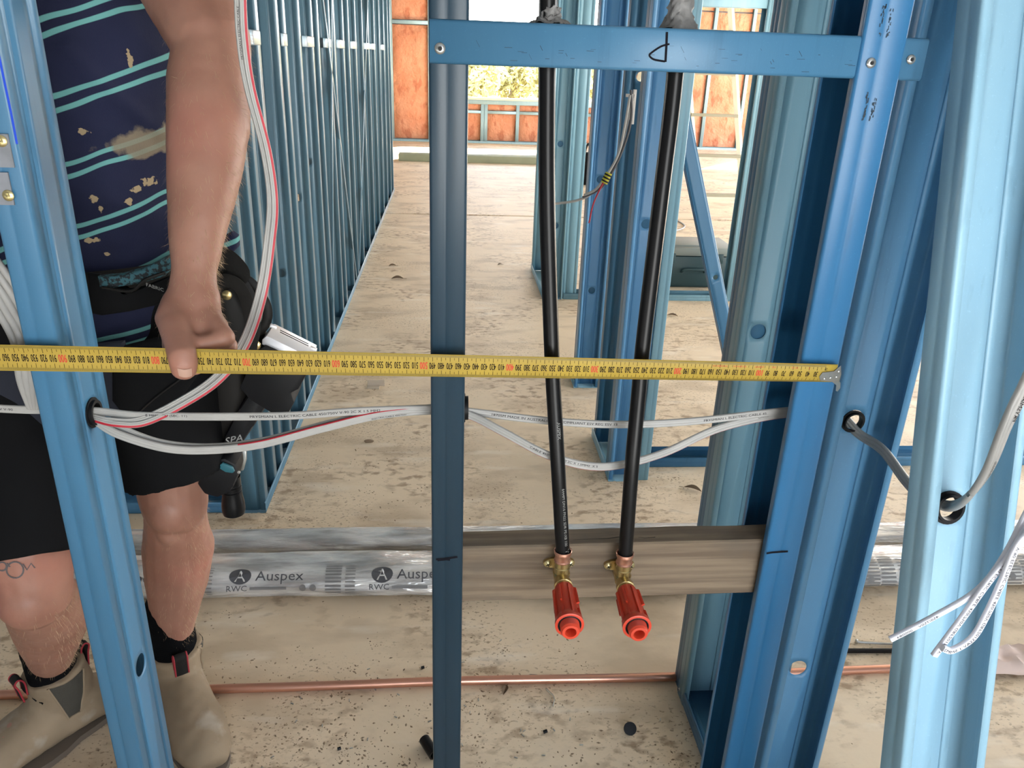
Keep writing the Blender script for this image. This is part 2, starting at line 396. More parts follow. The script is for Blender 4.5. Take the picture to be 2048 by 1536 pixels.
# --- wall_front: the frame the tape is held against
WF = empty('wall_front', 'blue steel stud frame the yellow tape is stretched across', 'wall', kind='structure')
s1 = stud(WF, (-.436, 0, 0), (-.436, 0, H), Yp, -Xp, .097, .036, holes=(.483, .878), hr=.016, label='blue stud beside the worker with ribbed web and cable grommet')
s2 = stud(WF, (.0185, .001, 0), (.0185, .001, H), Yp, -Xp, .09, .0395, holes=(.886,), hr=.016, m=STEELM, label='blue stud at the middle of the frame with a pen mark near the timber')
s3 = stud(WF, (.4715, -.0055, 0), (.4715, -.0055, H), Yp, -Xp, .09, .0475, holes=(.886,), hr=.016, m=STEELB, label='brighter blue end stud with scuffs, a rivet and a short black pen mark')
nog = stud(WF, (-.0205, -.0025, 1.2895), (.497, -.0025, 1.2895), Zp, Yp, .0405, .075, lip=0, ribs=False, name='nogging', label='horizontal blue nogging with a handwritten pen symbol and sealed pipe holes')
sole_ = stud(WF, (-1.6, .001, .0005), (.51, .001, .0005), Yp, Zp, .09, .035, lip=0, name='bottom_track')
rivet(WF, PY(880, 97, -.0035), -Yp, .0055); rivet(WF, PY(1742, 126, -.0068), -Yp, .0052); rivet(WF, PY(1822, 119, -.0035), -Yp, .0048)
stud(WF, (-.892, 0, 0), (-.892, 0, H), Yp, -Xp, .097, .036)
stud(WF, (-1.35, 0, 0), (-1.35, 0, H), Yp, -Xp, .097, .036)
ring_grommet(WF, (-.436, .0485, .878), Xp); ring_grommet(WF, (.0185, .046, .886), Xp, .0165); ring_grommet(WF, (.4715, .04, .886), Xp, .0165)
# pen marks
mb = MB(); yy = -.0035
stroke(mb, [PY(1334, 64, yy), PY(1333, 90, yy), PY(1331, 124, yy)], .0024, Yp)
stroke(mb, bez([PY(1339, 88, yy), PY(1322, 93, yy), PY(1305, 104, yy), PY(1299, 111, yy), PY(1308, 119, yy), PY(1330, 123, yy)], 4), .0019, Yp)
mb.build('pen_mark', INK, WF, recalc=False, smooth=0)
for pts, yy in (([(872, 1119), (890, 1118), (915, 1114)], 0), ([(875, 1121), (893, 1119), (900, 1120)], 0), ([(1533, 1107), (1545, 1105), (1576, 1103)], -.0063)):
    mb = MB(); stroke(mb, [PY(x, y, yy - .0006) for x, y in pts], .0027, Yp); mb.build('pen_mark', INK, WF, recalc=False, smooth=0)
mb = MB(); stroke(mb, [PY(x, y, -.001) for x, y in ((-6, 92), (6, 150), (22, 225), (34, 288))], .0022, Yp); mb.build('marker_line', INKB, WF, recalc=False, smooth=0, ) ['label'] = 'blue marker line'
# plates with yellow screws on the stud beside the worker
for (py0, py1, sy) in ((266, 335, 282), (343, 410, 391)):
    a, b = PY(-60, py0, -.0015), PY(30, py1, -.0015)
    mb = MB(); mb.box(((a.x + b.x) / 2, -.0018, (a.z + b.z) / 2), ((b.x - a.x) / 2, .0010, abs(a.z - b.z) / 2)); pl = mb.build('bracket_plate', ZINCD, WF, smooth=0)
    c = PY(17 if sy > 300 else 3, sy, -.003); mb = MB(); mb.lathe(c, -Yp, [(0, .0058), (.001, .0058), (.0024, .0042), (.0028, .002)], 16)
    mb.box(c + Vector((0, -.0028, 0)), (.0027, .0005, .0006)); mb.box(c + Vector((0, -.0028, 0)), (.0006, .0005, .0027)); s = mb.build('screw', YZINC, pl)
# scratches and the smear on the nogging, and scuffs on the end stud
SCUFF = mat('dark_scuff', (.03, .045, .06), .8)
mb = MB(); R_ = random.Random(3)
for i in range(60):
    x = R_.uniform(900, 1700); y = R_.uniform(78, 140) + (x - 900) * .03; L_ = R_.uniform(4, 16)
    dx, dy = ((L_ * .5, L_) if R_.random() < .35 else (L_, .03 * L_))
    if y + dy > 125 + (x - 900) * .028: continue
    stroke(mb, [PY(x, y, -.0031), PY(x + dx, y + dy, -.0031)], R_.uniform(.0002, .0005), Yp)
for i in range(70):
    k = R_.random(); py = R_.choice((R_.uniform(5, 70), R_.uniform(180, 240))); cx = 1738 - .19 * py + R_.choice((34, 50))
    x = cx + R_.uniform(-3, 3); L_ = R_.uniform(2, 9)
    stroke(mb, [PY(x, py, -.0066), PY(x - L_ * .25 + R_.uniform(-1, 1), py + L_, -.0066)], R_.uniform(.0004, .0013), Yp)
mb.build('scuff_marks', SCUFF, WF, recalc=False, smooth=0)['kind'] = 'stuff'

# --- wall_right: the perpendicular frame (webs face the camera)
WR = empty('wall_right', 'blue steel frame running from the far end of the pipes towards the camera', 'wall', kind='structure')
def wstud(y_lip, z0=0, z1=H, x0=.512, W=.1, F=.042, holes=(), m=None, label=None, hr=.0145, par=WR, lip=.011):
    return stud(par, (x0, y_lip + F, z0), (x0, y_lip + F, z1), Xp, -Yp, W, F, lip, holes=holes, hr=hr, m=m, label=label)
stud(WR, (.515, .463, .002), (.515, .463, H), Xp, Yp, .094, .036, .011, m=STEEL)
wstud(.418, holes=(.85,), m=STEEL2, label='far stud of this frame with an open hole, standing behind the timber')
wstud(.05, holes=(.405, .848), m=STEELR, label='stud with a cable through its black grommet, next to the scuffed end stud')
stud(WR, (.474, .112, 0), (.474, .112, H), Xp, Yp, .09, .04, .011, holes=(.43, .9), hr=.0145, m=STEEL2, label='stud glimpsed as a pale strip between the two nearer studs')
# leaning stud with the big grommet
Lt = (Vector((.512, -.010, 1.367)) - Vector((.512, -.211, .532))).normalized()
lp0 = Vector((.512, -.211, .532)) - Lt * (.532 / Lt.z - .03); lV = Vector((0, -Lt.z, Lt.y))
hl = None
tt = (.846 - lp0.z) / Lt.z
stud(WR, lp0, lp0 + Lt * 2.4, Xp, lV, .1, .042, .011, holes=(tt,), hr=.017, m=STEELP, label='leaning brace stud with cables and an empty black grommet ring')
gc = lp0 + Xp * .05 + Lt * tt
ring_grommet(WR, gc, lV, .0175, .0135, .013); ring_grommet(WR, (.562, .092, .845), -Yp, .0150, .012, .012)
stud(WR, (.512, -1.3, .0005), (.512, .462, .0005), Xp, Zp, .1, .035, 0, name='bottom_track')
stud(WR, (.512, .43, H), (.512, -1.3, H), Xp, -Zp, .1, .035, 0, name='top_track')
rivet(WR, (.511, .447, .018), -Xp, .004)
# --- wall_left: corridor frame
WL = empty('wall_left', 'long blue stud frame along the corridor behind the worker', 'wall', kind='structure')
ys = [1.235, 1.37, 1.475, 1.64, 1.93, 2.05, 2.33, 2.62, 2.78, 3.12, 3.28, 3.62, 3.86, 4.2, 4.6, 5.0, 5.45, 5.9, 6.35, 6.8, 7.1]
for i, y in enumerate(ys):
    stud(WL, (-.645, y, .002), (-.645, y, H), Xp, Yp, .095, .034, .011, holes=(.55 + .1 * (i % 4),) if i < 9 else (), m=STEELW)
stud(WL, (-.648, 1.22, .0005), (-.648, 7.2, .0005), Xp, Zp, .1, .035, 0, name='bottom_track', m=STEELW)
stud(WL, (-.648, 1.22, H), (-.648, 7.2, H), Xp, -Zp, .1, .035, 0, name='top_track')
for a, b in ((1.42, 1.475), (1.51, 1.64), (1.975, 2.05), (2.37, 2.62), (2.9, 3.12), (3.32, 3.62), (3.9, 4.2), (4.64, 5.0), (5.04, 5.45), (5.94, 6.35)):
    stud(WL, (-.5485, a, 1.30), (-.5485, b + .035, 1.30), Zp, -Xp, .04, .07, 0, False, name='nogging', m=STEELW)
stud(WL, (-.5485, 1.25, 1.30), (-.5485, 1.42, 1.30), Zp, -Xp, .04, .07, 0, False, name='nogging', m=STEELW)
for y0, z0, y1, z1 in ((2.55, 2.3, 3.75, .05), (3.55, 2.4, 2.75, .05), (5.6, 2.4, 3.9, .05)):
    stud(WL, (-.5465, y0, z0), (-.5465, y1, z1), Vector((0, -(z1 - z0), (y1 - y0))).normalized() * -1, -Xp, .022, .01, 0, False, name='brace_strap', m=STEELW)
# cross wall running off from the corridor frame's near corner
stud(WL, (-2.6, 1.222, .0005), (-.652, 1.222, .0005), Yp, Zp, .09, .035, 0, name='bottom_track')
for x in (-1.3, -1.75, -2.2): stud(WL, (x, 1.225, .002), (x, 1.225, H), Yp, -Xp, .09, .038)
# --- wall_back: frames of the rooms beyond, on the other side of the corridor
WB = empty('wall_back', 'blue steel room frames beyond the black pipes', 'wall', kind='structure')
# stud at y 1.42 (nearest), with plates
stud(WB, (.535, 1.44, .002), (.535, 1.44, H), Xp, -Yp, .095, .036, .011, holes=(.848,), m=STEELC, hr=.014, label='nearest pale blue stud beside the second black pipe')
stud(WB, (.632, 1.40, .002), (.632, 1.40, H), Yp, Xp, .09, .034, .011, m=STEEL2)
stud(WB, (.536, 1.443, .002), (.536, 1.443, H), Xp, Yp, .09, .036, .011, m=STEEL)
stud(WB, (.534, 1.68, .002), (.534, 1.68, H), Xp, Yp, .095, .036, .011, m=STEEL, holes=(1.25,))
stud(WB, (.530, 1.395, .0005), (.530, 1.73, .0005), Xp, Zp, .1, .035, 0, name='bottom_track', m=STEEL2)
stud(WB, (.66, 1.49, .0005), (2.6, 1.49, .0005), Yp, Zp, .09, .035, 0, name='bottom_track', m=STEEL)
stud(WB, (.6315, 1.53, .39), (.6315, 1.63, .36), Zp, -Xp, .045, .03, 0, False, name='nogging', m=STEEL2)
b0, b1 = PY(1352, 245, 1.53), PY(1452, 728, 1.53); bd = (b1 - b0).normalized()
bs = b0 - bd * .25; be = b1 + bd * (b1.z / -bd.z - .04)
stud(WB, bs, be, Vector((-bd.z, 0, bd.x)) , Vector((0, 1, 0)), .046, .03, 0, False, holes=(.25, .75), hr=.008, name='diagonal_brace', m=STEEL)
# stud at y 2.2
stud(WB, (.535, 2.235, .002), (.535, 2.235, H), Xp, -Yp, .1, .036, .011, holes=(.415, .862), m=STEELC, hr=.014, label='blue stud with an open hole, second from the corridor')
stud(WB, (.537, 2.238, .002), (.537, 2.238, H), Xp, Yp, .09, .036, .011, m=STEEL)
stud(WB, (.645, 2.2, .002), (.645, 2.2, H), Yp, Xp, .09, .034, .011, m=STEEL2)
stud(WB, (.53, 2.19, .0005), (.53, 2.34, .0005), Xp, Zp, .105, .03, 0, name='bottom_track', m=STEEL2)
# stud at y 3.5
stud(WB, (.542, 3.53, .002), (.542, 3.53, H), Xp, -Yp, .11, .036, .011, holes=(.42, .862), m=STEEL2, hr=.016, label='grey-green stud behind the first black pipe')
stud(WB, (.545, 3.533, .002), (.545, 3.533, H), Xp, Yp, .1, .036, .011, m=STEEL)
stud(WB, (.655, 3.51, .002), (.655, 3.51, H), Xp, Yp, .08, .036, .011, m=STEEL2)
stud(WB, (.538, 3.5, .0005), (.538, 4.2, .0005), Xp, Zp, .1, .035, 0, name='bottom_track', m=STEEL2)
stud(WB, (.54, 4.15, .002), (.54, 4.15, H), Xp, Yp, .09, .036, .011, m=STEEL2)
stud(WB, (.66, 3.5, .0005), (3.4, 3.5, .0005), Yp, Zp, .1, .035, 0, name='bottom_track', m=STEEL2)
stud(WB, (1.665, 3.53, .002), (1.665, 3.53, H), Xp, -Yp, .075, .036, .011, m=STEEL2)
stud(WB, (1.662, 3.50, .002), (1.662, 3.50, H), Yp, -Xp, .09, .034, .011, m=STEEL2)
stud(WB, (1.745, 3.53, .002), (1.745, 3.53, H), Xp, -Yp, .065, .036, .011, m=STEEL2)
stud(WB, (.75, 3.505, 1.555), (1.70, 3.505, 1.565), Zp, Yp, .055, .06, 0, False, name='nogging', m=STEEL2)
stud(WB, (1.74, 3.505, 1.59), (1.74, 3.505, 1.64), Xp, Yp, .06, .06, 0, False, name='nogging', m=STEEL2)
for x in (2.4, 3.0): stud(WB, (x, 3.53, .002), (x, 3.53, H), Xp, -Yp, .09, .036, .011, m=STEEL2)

# --- wall_far: insulated outer wall with the window opening
WX = empty('wall_far', 'far outer wall of orange insulation batts between pale blue studs', 'wall', kind='structure')
def batt_mesh(wd, ht, seed):
    R = random.Random(seed); nx, nz = 9, max(6, int(ht / .1)); vs = []; fs = []
    for i in range(nz + 1):
        for j in range(nx + 1):
            u = j / nx; v = i / nz; e = min(1, 6 * min(u, 1 - u)) * min(1, 10 * min(v, 1 - v) * ht)
            d = .035 * e + .03 * e * noise.noise(Vector((u * 3 + seed, v * ht * 4, seed * .7))) + .015 * e * noise.noise(Vector((u * 9, v * ht * 12 + seed, 3)))
            vs.append((u * wd, -d, v * ht))
    for i in range(nz):
        for j in range(nx): a = i * (nx + 1) + j; fs.append((a, a + 1, a + nx + 2, a + nx + 1))
    me = bpy.data.meshes.new('insulation_batt'); me.from_pydata(vs, [], fs); me.materials.append(BATT)
    me.polygons.foreach_set('use_smooth', [True] * len(me.polygons)); return me
bcache = {}
def batt(x0, x1, z0, z1):
    key = (round(x1 - x0, 2), round(z1 - z0, 2), random.randint(0, 2))
    if key not in bcache: bcache[key] = batt_mesh(x1 - x0, z1 - z0, len(bcache) + 1)
    o = bpy.data.objects.new('insulation_batt', bcache[key]); COL.objects.link(o); o.parent = WX; o.location = (x0, 12.06, z0); return o
FW0, FW1, FZ0, FZ1 = -.12, 2.42, .66, 2.15
sxs = [-8, -7.4, -6.8, -6.2, -5.6, -5, -4.4, -3.8, -3.2, -2.6, -2.0, -1.4, -.86, -.28]
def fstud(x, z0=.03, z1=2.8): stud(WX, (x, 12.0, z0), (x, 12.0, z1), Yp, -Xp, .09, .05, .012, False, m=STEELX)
for x in sxs: fstud(x)
for a, b in zip(sxs[:-1], sxs[1:]):
    batt(a + .002, b - .05, .04, .5 if False else 1.66); batt(a + .002, b - .05, 1.73, 2.78)
    stud(WX, (a, 12.0, 1.67), (b - .05, 12.0, 1.67), Zp, Yp, .05, .08, 0, False, name='nogging', m=STEELX)
batt(-.278, -.18, .04, 2.78)
fstud(FW0 - .002)
for x in (.53, .585, 1.08, 1.62, 2.1, FW1 + .05): fstud(x, .03, .58 if x < 2.2 else 2.8)
for a, b in ((-.12, .48), (.585, 1.03), (1.08, 1.57), (1.62, 2.05), (2.1, 2.42)):
    batt(a + .003, b, .04, .44); batt(a + .003, b, .49, .575)
    stud(WX, (a, 12.0, .445), (b, 12.0, .445), Zp, Yp, .04, .08, 0, False, name='nogging', m=STEELX)
stud(WX, (FW0, 12.0, .58), (FW1 + .05, 12.0, .58), Zp, Yp, .06, .085, 0, False, name='window_sill_track', m=STEELX)
stud(WX, (-8, 11.995, .0005), (8, 11.995, .0005), Yp, Zp, .1, .03, 0, False, name='bottom_track', m=STEELX)
stud(WX, (FW0, 12.0, FZ1), (FW1, 12.0, FZ1), Zp, Yp, .08, .085, 0, False, name='window_head_track', m=STEELX)
sx2 = [FW1 + .05, 2.95, 3.5, 4.05, 4.65, 5.25]
for x in sx2[1:]: fstud(x)
for a, b in zip(sx2[:-1], sx2[1:]):
    batt(a + .003, b - .05, .04, 1.5); batt(a + .003, b - .05, 1.54, 2.0); batt(a + .003, b - .05, 2.02, 2.78)
sx3 = [6.6, 7.2, 7.8]
for x in sx3: fstud(x)
for a, b in zip(sx3[:-1], sx3[1:]): batt(a, b - .05, .04, 2.7)
batt(FW0, FW1, FZ1 + .1, 2.78); batt(5.27, 6.55, 2.2, 2.78); batt(5.27, 6.55, .04, .6)
mb = MB(); mb.box((-4.13, 12.14, 1.4), (4.0, .01, 1.4)); mb.box((3.86, 12.14, 1.4), (1.38, .01, 1.4)); mb.box((7.3, 12.14, 1.4), (.75, .01, 1.4))
mb.box((1.15, 12.14, .31), (1.3, .01, .31)); mb.box((1.15, 12.14, 2.5), (1.3, .01, .32)); mb.box((5.9, 12.14, .3), (.66, .01, .3)); mb.box((5.9, 12.14, 2.5), (.66, .01, .3))
mb.build('wall_wrap', mat('wall_wrap', (.45, .46, .46), .6), WX, smooth=0)
W1 = empty('window_1', 'cream framed window opening in the far wall, trees outside', 'window', kind='structure', loc=(0, 0, 0))
for c, h in (((1.15, 12.07, .655), (1.28, .06, .02)), ((1.15, 12.07, 2.13), (1.28, .06, .02)), ((-.105, 12.07, 1.39), (.02, .06, .75)), ((2.405, 12.07, 1.39), (.02, .06, .75))):
    mb = MB(); mb.box(c, h, bev=.004); mb.build('window_frame', CREAM, W1)
# unseen side wall of the house, its gap set to shape the light
mb = MB(); mb.box((-7.9, 1.7, 1.4), (.05, 4.6, 1.4)); mb.box((-7.9, 10.8, 1.4), (.05, 1.4, 1.4)); tag(mb.build('wall_side_blocker', ROOFM, smooth=0), 'unseen outer wall at the side of the house, gapped to shape the light', 'wall', kind='structure')
mb = MB(); mb.box((4.85, -3.0, 1.4), (3.05, .05, 1.4)); mb.box((-3.95, -3.0, 1.4), (3.95, .05, 1.4)); mb.box((.9, -3.0, 2.45), (.9, .05, .35)); mb.box((2.7, -1.25, 1.4), (.05, 1.75, 1.4)); mb.box((-2.9, -1.25, 1.4), (.05, 1.75, 1.4)); tag(mb.build('wall_rear_blocker', ROOFM, smooth=0), 'unseen wall added behind the camera to block light, with an opening', 'wall', kind='structure')  # rear wall and near side boards, added out of view to block light

# outside: trees beyond the window
def tree(x, y, h, r, seed):
    R = random.Random(seed); t = empty('tree', 'olive bushland tree seen pale through the far window', 'tree', group='trees beyond the far window', loc=(x, y, -.15))
    mb = MB(); pts = bez([(0, 0, 0), (.1, 0, h * .3), (-.05, .1, h * .6), (.2, .1, h * .9)], 3); mb.tube(pts, [.12 - .1 * i / len(pts) for i in range(len(pts))], 8)
    for k in range(4):
        a = R.uniform(0, 6.28); mb.tube([(0, 0, h * (.3 + .12 * k)), (math.cos(a) * r * .6, math.sin(a) * r * .6, h * (.55 + .12 * k))], [.05, .015], 6)
    mb.build('trunk', BARK, t)
    mb = MB()
    for k in range(2600):
        c = Vector((R.gauss(0, 1), R.gauss(0, 1), R.gauss(0, 1))).normalized() * r * R.uniform(.3, 1) ; c.z = c.z * .8 * h / r * .42 + h * .46
        a = Vector((R.gauss(0, 1), R.gauss(0, 1), R.gauss(0, 1))).normalized(); b = a.orthogonal().normalized(); s = R.uniform(.06, .14)
        mb.add([c - a * s, c + b * s * .4, c + a * s, c - b * s * .4], [(0, 1, 2, 3)])
    mb.build('foliage', FOLM, t, smooth=0, recalc=False)['kind'] = 'stuff'
for i, (x, y, h, r) in enumerate(((.3, 20, 2.2, 1.1), (3.0, 20, 2.1, 1.1), (5.6, 20.4, 2.3, 1.1), (1.7, 22.6, 2.3, 1.1), (4.5, 23, 2.6, 1.2), (-.9, 23.5, 2.5, 1.2), (.6, 26.5, 2.6, 1.3), (3.4, 26.5, 2.7, 1.3), (7.6, 24, 2.8, 1.4))): tree(x, y, h, r, i + 1)

# ------------------------------------------------------------------ timber, pipes and outlets
tb = empty('timber_board', 'weathered sawn timber board fixed between two blue studs behind the orange plugs', 'board')
mb = MB()
a, b = PY(926, 1095, .012), PY(1536, 1079, .012); N = 40
rows = []
for i in range(N + 1):
    t = i / N; x = a.x - .004 + (b.x + .04 - a.x) * t; zt = a.z + (b.z - a.z) * t; r = .0022
    zb = zt - .0885; yb = .050
    rows.append([(x, .012 + .0006 * noise.noise(Vector((x * 9, 0, 1))), zt - r), (x, .012 + r, zt), (x, yb, zt - .0005 + .001 * noise.noise(Vector((x * 14, 5, 1)))), (x, yb, zb), (x, .012 + r, zb), (x, .012, zb + r)])
vs = [p for r_ in rows for p in r_]; fs = []
for i in range(N):
    for j in range(6): fs.append((i * 6 + j, i * 6 + (j + 1) % 6, (i + 1) * 6 + (j + 1) % 6, (i + 1) * 6 + j))
fs += [tuple(range(6)), tuple(N * 6 + j for j in range(6))]
mb.add(vs, fs); mb.build('board', WOOD, tb, smooth=30)
# the split along its top edge
mb = MB()
zz = rows[20][1][2] + .0004
for pts in ([(1146, 1080), (1180, 1078), (1215, 1077), (1238, 1074), (1248, 1075)], [(1276, 1074), (1290, 1076), (1318, 1074), (1350, 1072), (1372, 1071)]):
    P = [PZ(x, y, zz) for x, y in pts]; stroke(mb, P, [.0004, .001, .0016, .002, .0006], Zp)
mb.build('split', mat('dark_crack', (.02, .015, .01), .9), tb, recalc=False, smooth=0)

def pipe(pts, label, txt):
    P = bez(pts, 8); e = empty('water_pipe', label, 'pipe', 'black water pipes down to the outlets')
    mb = MB(); mb.tube(P, .0092, 24, side=(1, 0, 0)); mb.build('pipe', BLACKP, e)
    # faint printing along the pipe
    if txt:
        mb = MB()
        for s, px, py, size, off in txt:
            c = min(range(len(P)), key=lambda i: abs(P[i].z - PY(px, py, .0).z)); 
            def fn(u, v, c=c, off=off):
                z = P[c].z - u; i = 0
                while i < len(P) - 2 and P[i + 1].z > z: i += 1
                t = (P[i].z - z) / max(1e-6, P[i].z - P[i + 1].z); q = P[i].lerp(P[i + 1], t); A = v / .0094 + off
                return q + Vector((math.sin(A), -math.cos(A), 0)) * .00945
            put_text(mb, s, size, fn)
        mb.build('pipe_print', INKL, e, recalc=False, smooth=0)['kind'] = 'stuff'
    return e
pA = pipe([PY(1099, -420, .035), PY(1096, -40, .034), PY(1094, 130, .032), PY(1094, 400, .024), PY(1103, 690, .0135), PY(1107, 780, .0075), PY(1117, 950, -.006), PY(1126, 1112, -.0105)],
          'black pipe nearer the middle stud, with faint pale printing', [('AUSPEX', 1110, 838, .0062, .1), ('6444M DN16 PN22 SDR PE-XB 100', 1115, 958, .0056, .25), ('V', 1127, 1092, .009, .3)])
pB = pipe([PY(1366, -420, .035), PY(1359, -40, .034), PY(1350, 150, .032), PY(1321, 400, .024), PY(1286, 690, .0135), PY(1278, 780, .0075), PY(1264, 930, -.006), PY(1250, 1117, -.0105)],
          'plain black pipe nearer the scuffed end stud', None)
# sealant round the pipes above the nogging
def sealant(c, seed, h, label):
    R = random.Random(seed); mb = MB(); n = 40; m = 18; vs = []; c = Vector(c)
    for i in range(m):
        t = i / (m - 1); zz = h * t; rr = .0106 + .010 * (1 - t) ** 5 + (.0045 * abs(noise.noise(Vector((t * 14, seed, 2)))) if h > .04 else 0)
        for j in range(n):
            A = 2 * PI * j / n; q = rr * (1 + .30 * noise.noise(Vector((math.cos(A) * 1.6, math.sin(A) * 1.6 + seed, t * 4))) + .30 * noise.noise(Vector((math.cos(A) * 4, math.sin(A) * 4 + seed, t * 14)))) if i < m - 1 else .0096
            vs.append(c + Vector((math.cos(A) * max(q, .0097), math.sin(A) * max(q, .0097), zz + .004 * noise.noise(Vector((math.cos(A) * 2, math.sin(A) * 2, seed + t * 5))))))
    mb.add(vs, [(i * n + j, i * n + (j + 1) % n, (i + 1) * n + (j + 1) % n, (i + 1) * n + j) for i in range(m - 1) for j in range(n)])
    return tag(mb.build('sealant_collar', FOAM, smooth=60), label, 'sealant', 'sealant collars on the nogging')
q = PY(1097, 60, .033); sealant((q.x + .001, .033, 1.3305), 2, .016, 'low smear of grey sealant round the pipe nearer the middle stud')
q = PY(1354, 60, .033); sealant((q.x + .001, .033, 1.3305), 9, .055, 'tall torn collar of grey sealant climbing the pipe nearer the end stud')

def outlet(px, label, plab):
    c = PY(1126 if px < 1200 else 1250, 1103 if px < 1200 else 1108, -.0105); c = Vector((c.x, -.0105, c.z - .036))            # elbow body centre
    e = empty('brass_elbow', label, 'elbow', 'brass outlet elbows on the timber', loc=(0, 0, 0))
    mb = MB(); mb.lathe(c, Zp, [(-.012, .0001), (-.0118, .006), (-.009, .0098), (-.001, .0100), (.0, .0112), (.003, .0112), (.004, .0098), (.010, .0096), (.011, .0106), (.013, .0106), (.014, .0096), (.023, .0096)], 24)
    mb.ball(c + Vector((0, 0, -.004)), (.0105, .0115, .0100)); mb.build('elbow_body', BRASS, e)
    mb = MB(); mb.lathe(c + Vector((0, -.006, -.003)), -Yp, [(0, .0098), (.010, .0100), (.0102, .0118), (.0165, .0122), (.017, .0108), (.0195, .0108), (.0196, .0118), (.030, .0118)], 24); mb.build('threaded_socket', BRASS, e)
    mb = MB(); mb.lathe(c + Vector((0, 0, .0215)), Zp, [(0, .0108), (.0015, .0112), (.003, .0100), (.010, .0102), (.0115, .0112), (.013, .0114), (.0155, .0110), (.0158, .0104)], 28, cap=False)
    mb.lathe(c + Vector((0, 0, .0372)), Zp, [(0, .0112), (.0006, .0118), (.0014, .0112)], 28, cap=False); mb.build('copper_crimp_sleeve', COPPER, e)
    mb = MB(); zc = c.z + .005
    pts = []
    for k in range(32):
        A = 2 * PI * k / 32; x = .021 * (1 if math.cos(A) > 0 else -1) * (abs(math.cos(A)) ** .6) ; z = .0075 * math.sin(A) * (1 if abs(math.cos(A)) < .5 else .9)
        pts.append((c.x - .001 + x, .0118, zc + z))
    mb.prism(pts, (0, -.0045, 0)); mb.box(c + Vector((0, .012, .0)), (.009, .011, .010), bev=.002); pl = mb.build('backplate', BRASS, e)
    for sx in (-1, 1):
        p = Vector((c.x + sx * .0155 - .001, .0073, zc)); mb = MB()
        mb.lathe(p, -Yp, [(0, .0052), (.0012, .0052), (.0032, .003), (.0036, .0015)], 18); s = mb.build('screw', YZINC, e)
        mb = MB(); R0 = Matrix.Rotation(.5 * sx, 3, 'Y'); mb.box(p + Vector((0, -.0034, 0)), (.0026, .0006, .0005), rot=R0); mb.box(p + Vector((0, -.0034, 0)), (.0005, .0006, .0026), rot=R0); mb.build('screw_slot', BLKRUB, s)
    # plug
    g = empty('test_plug', plab, 'plug', 'orange test plugs')
    o = c + Vector((0, -.027, -.003)); ax = Vector((-.012 if px > 1200 else -.03, -1, -.03)).normalized()
    xs = ax.cross(Zp).normalized() * 1; zs = xs.cross(ax)
    mb = MB(); mb.lathe(o, ax, [(0, .0112), (0, .0122), (.006, .0134), (.012, .0137), (.052, .0140), (.057, .0150), (.060, .0174), (.067, .0178), (.0675, .0165), (.0675, .0145), (.063, .0142), (.063, .0130)], 36, cap=False); body = mb.build('plug_body', REDP, g)
    mb = MB()
    for k in range(8):
        A = 2 * PI * k / 8 + .25; d = xs * math.cos(A) + zs * math.sin(A); tn = ax.cross(d)
        segs = [(.004, .060)] if k % 2 == 0 else [(.004, .036), (.043, .062)]
        for s0, s1 in segs:
            a0 = o + ax * s0 + d * .012; a1 = o + ax * s1 + d * .012
            for w0 in (0,):
                hh = .0055; vs = [a0 + tn * .0011, a1 + tn * .0011, a1 + tn * .0011 + d * hh, a0 + ax * .004 + tn * .0011 + d * (hh - .001), a0 - tn * .0011, a1 - tn * .0011, a1 - tn * .0011 + d * hh, a0 + ax * .004 - tn * .0011 + d * (hh - .001)]
                mb.add(vs, [(0, 1, 2, 3), (7, 6, 5, 4), (0, 4, 5, 1), (3, 2, 6, 7), (1, 5, 6, 2), (0, 3, 7, 4)])
    mb.build('rib', REDP, g)
    mb = MB(); n = 32; P = [o + ax * .0665 + (xs * math.cos(2 * PI * k / n) + zs * math.sin(2 * PI * k / n)) * .0135 for k in range(n)]; mb.tube(P, .0013, 8, side=ax, closed=True); mb.build('rubber_ring', BLKRUB, g)
    mb = MB(); pr = [(.060, .0112)]
    for k in range(12): pr += [(.0630 + k * .0012, .0112), (.0636 + k * .0012, .0119)]
    pr += [(.0780, .0108), (.0797, .0102), (.0800, .0070), (.078, .0062), (.062, .0060), (.0615, .0001)]
    mb.lathe(o, ax, pr, 32, cap=False); mb.build('threaded_spout', REDP, g)
outlet(1130, 'brass elbow with copper crimp ring under the printed black pipe', 'orange-red ribbed test plug under the printed black pipe')
outlet(1252, 'brass elbow with copper crimp ring under the plain black pipe', 'orange-red ribbed test plug under the plain black pipe')

# ------------------------------------------------------------------ tape measure blade
def tape_edges(px):
    """top and bottom edge of the blade above image column px"""
    t = px / 1640; yt = 690 + 37 * t - 2.5 * math.sin(PI * min(1, t)); yb = 741.5 + 21 * t
    return yt, yb
x0s, x1s = -60, 1676
def smark(mm): return .3702 - (mm - 100) * .000997
# the blade is laid out in metres along x; its edges are straight lines fixed at both ends
Lt_, Lb_ = PY(-60, 688, -.0125), PY(-60, 740.5, -.0125)
Rt_, Rb_ = PY(1676, 729, -.0150), PY(1676, 764, -.0085)
TT = lambda x: (x - Lt_.x) / (Rt_.x - Lt_.x)
def tpt(x, v, off=0):
    """v 0 at the lower edge, 1 at the upper; off towards the camera"""
    t = TT(x); top = Lt_.lerp(Rt_, t); bot = Lb_.lerp(Rb_, t); top.x = bot.x = x
    top.z += .0009 * math.sin(PI * t)
    q = bot.lerp(top, v); n = Vector((0, -(top.z - bot.z), (top.y - bot.y))).normalized()
    if n.y > 0: n = -n
    sag = (-.0016 + .0042 * t) * (1 - (2 * v - 1) ** 2)
    return q + n * (sag + off)
tape = empty('tape_measure', 'yellow steel tape blade stretched level across the studs, numerals upside down', 'tape measure')
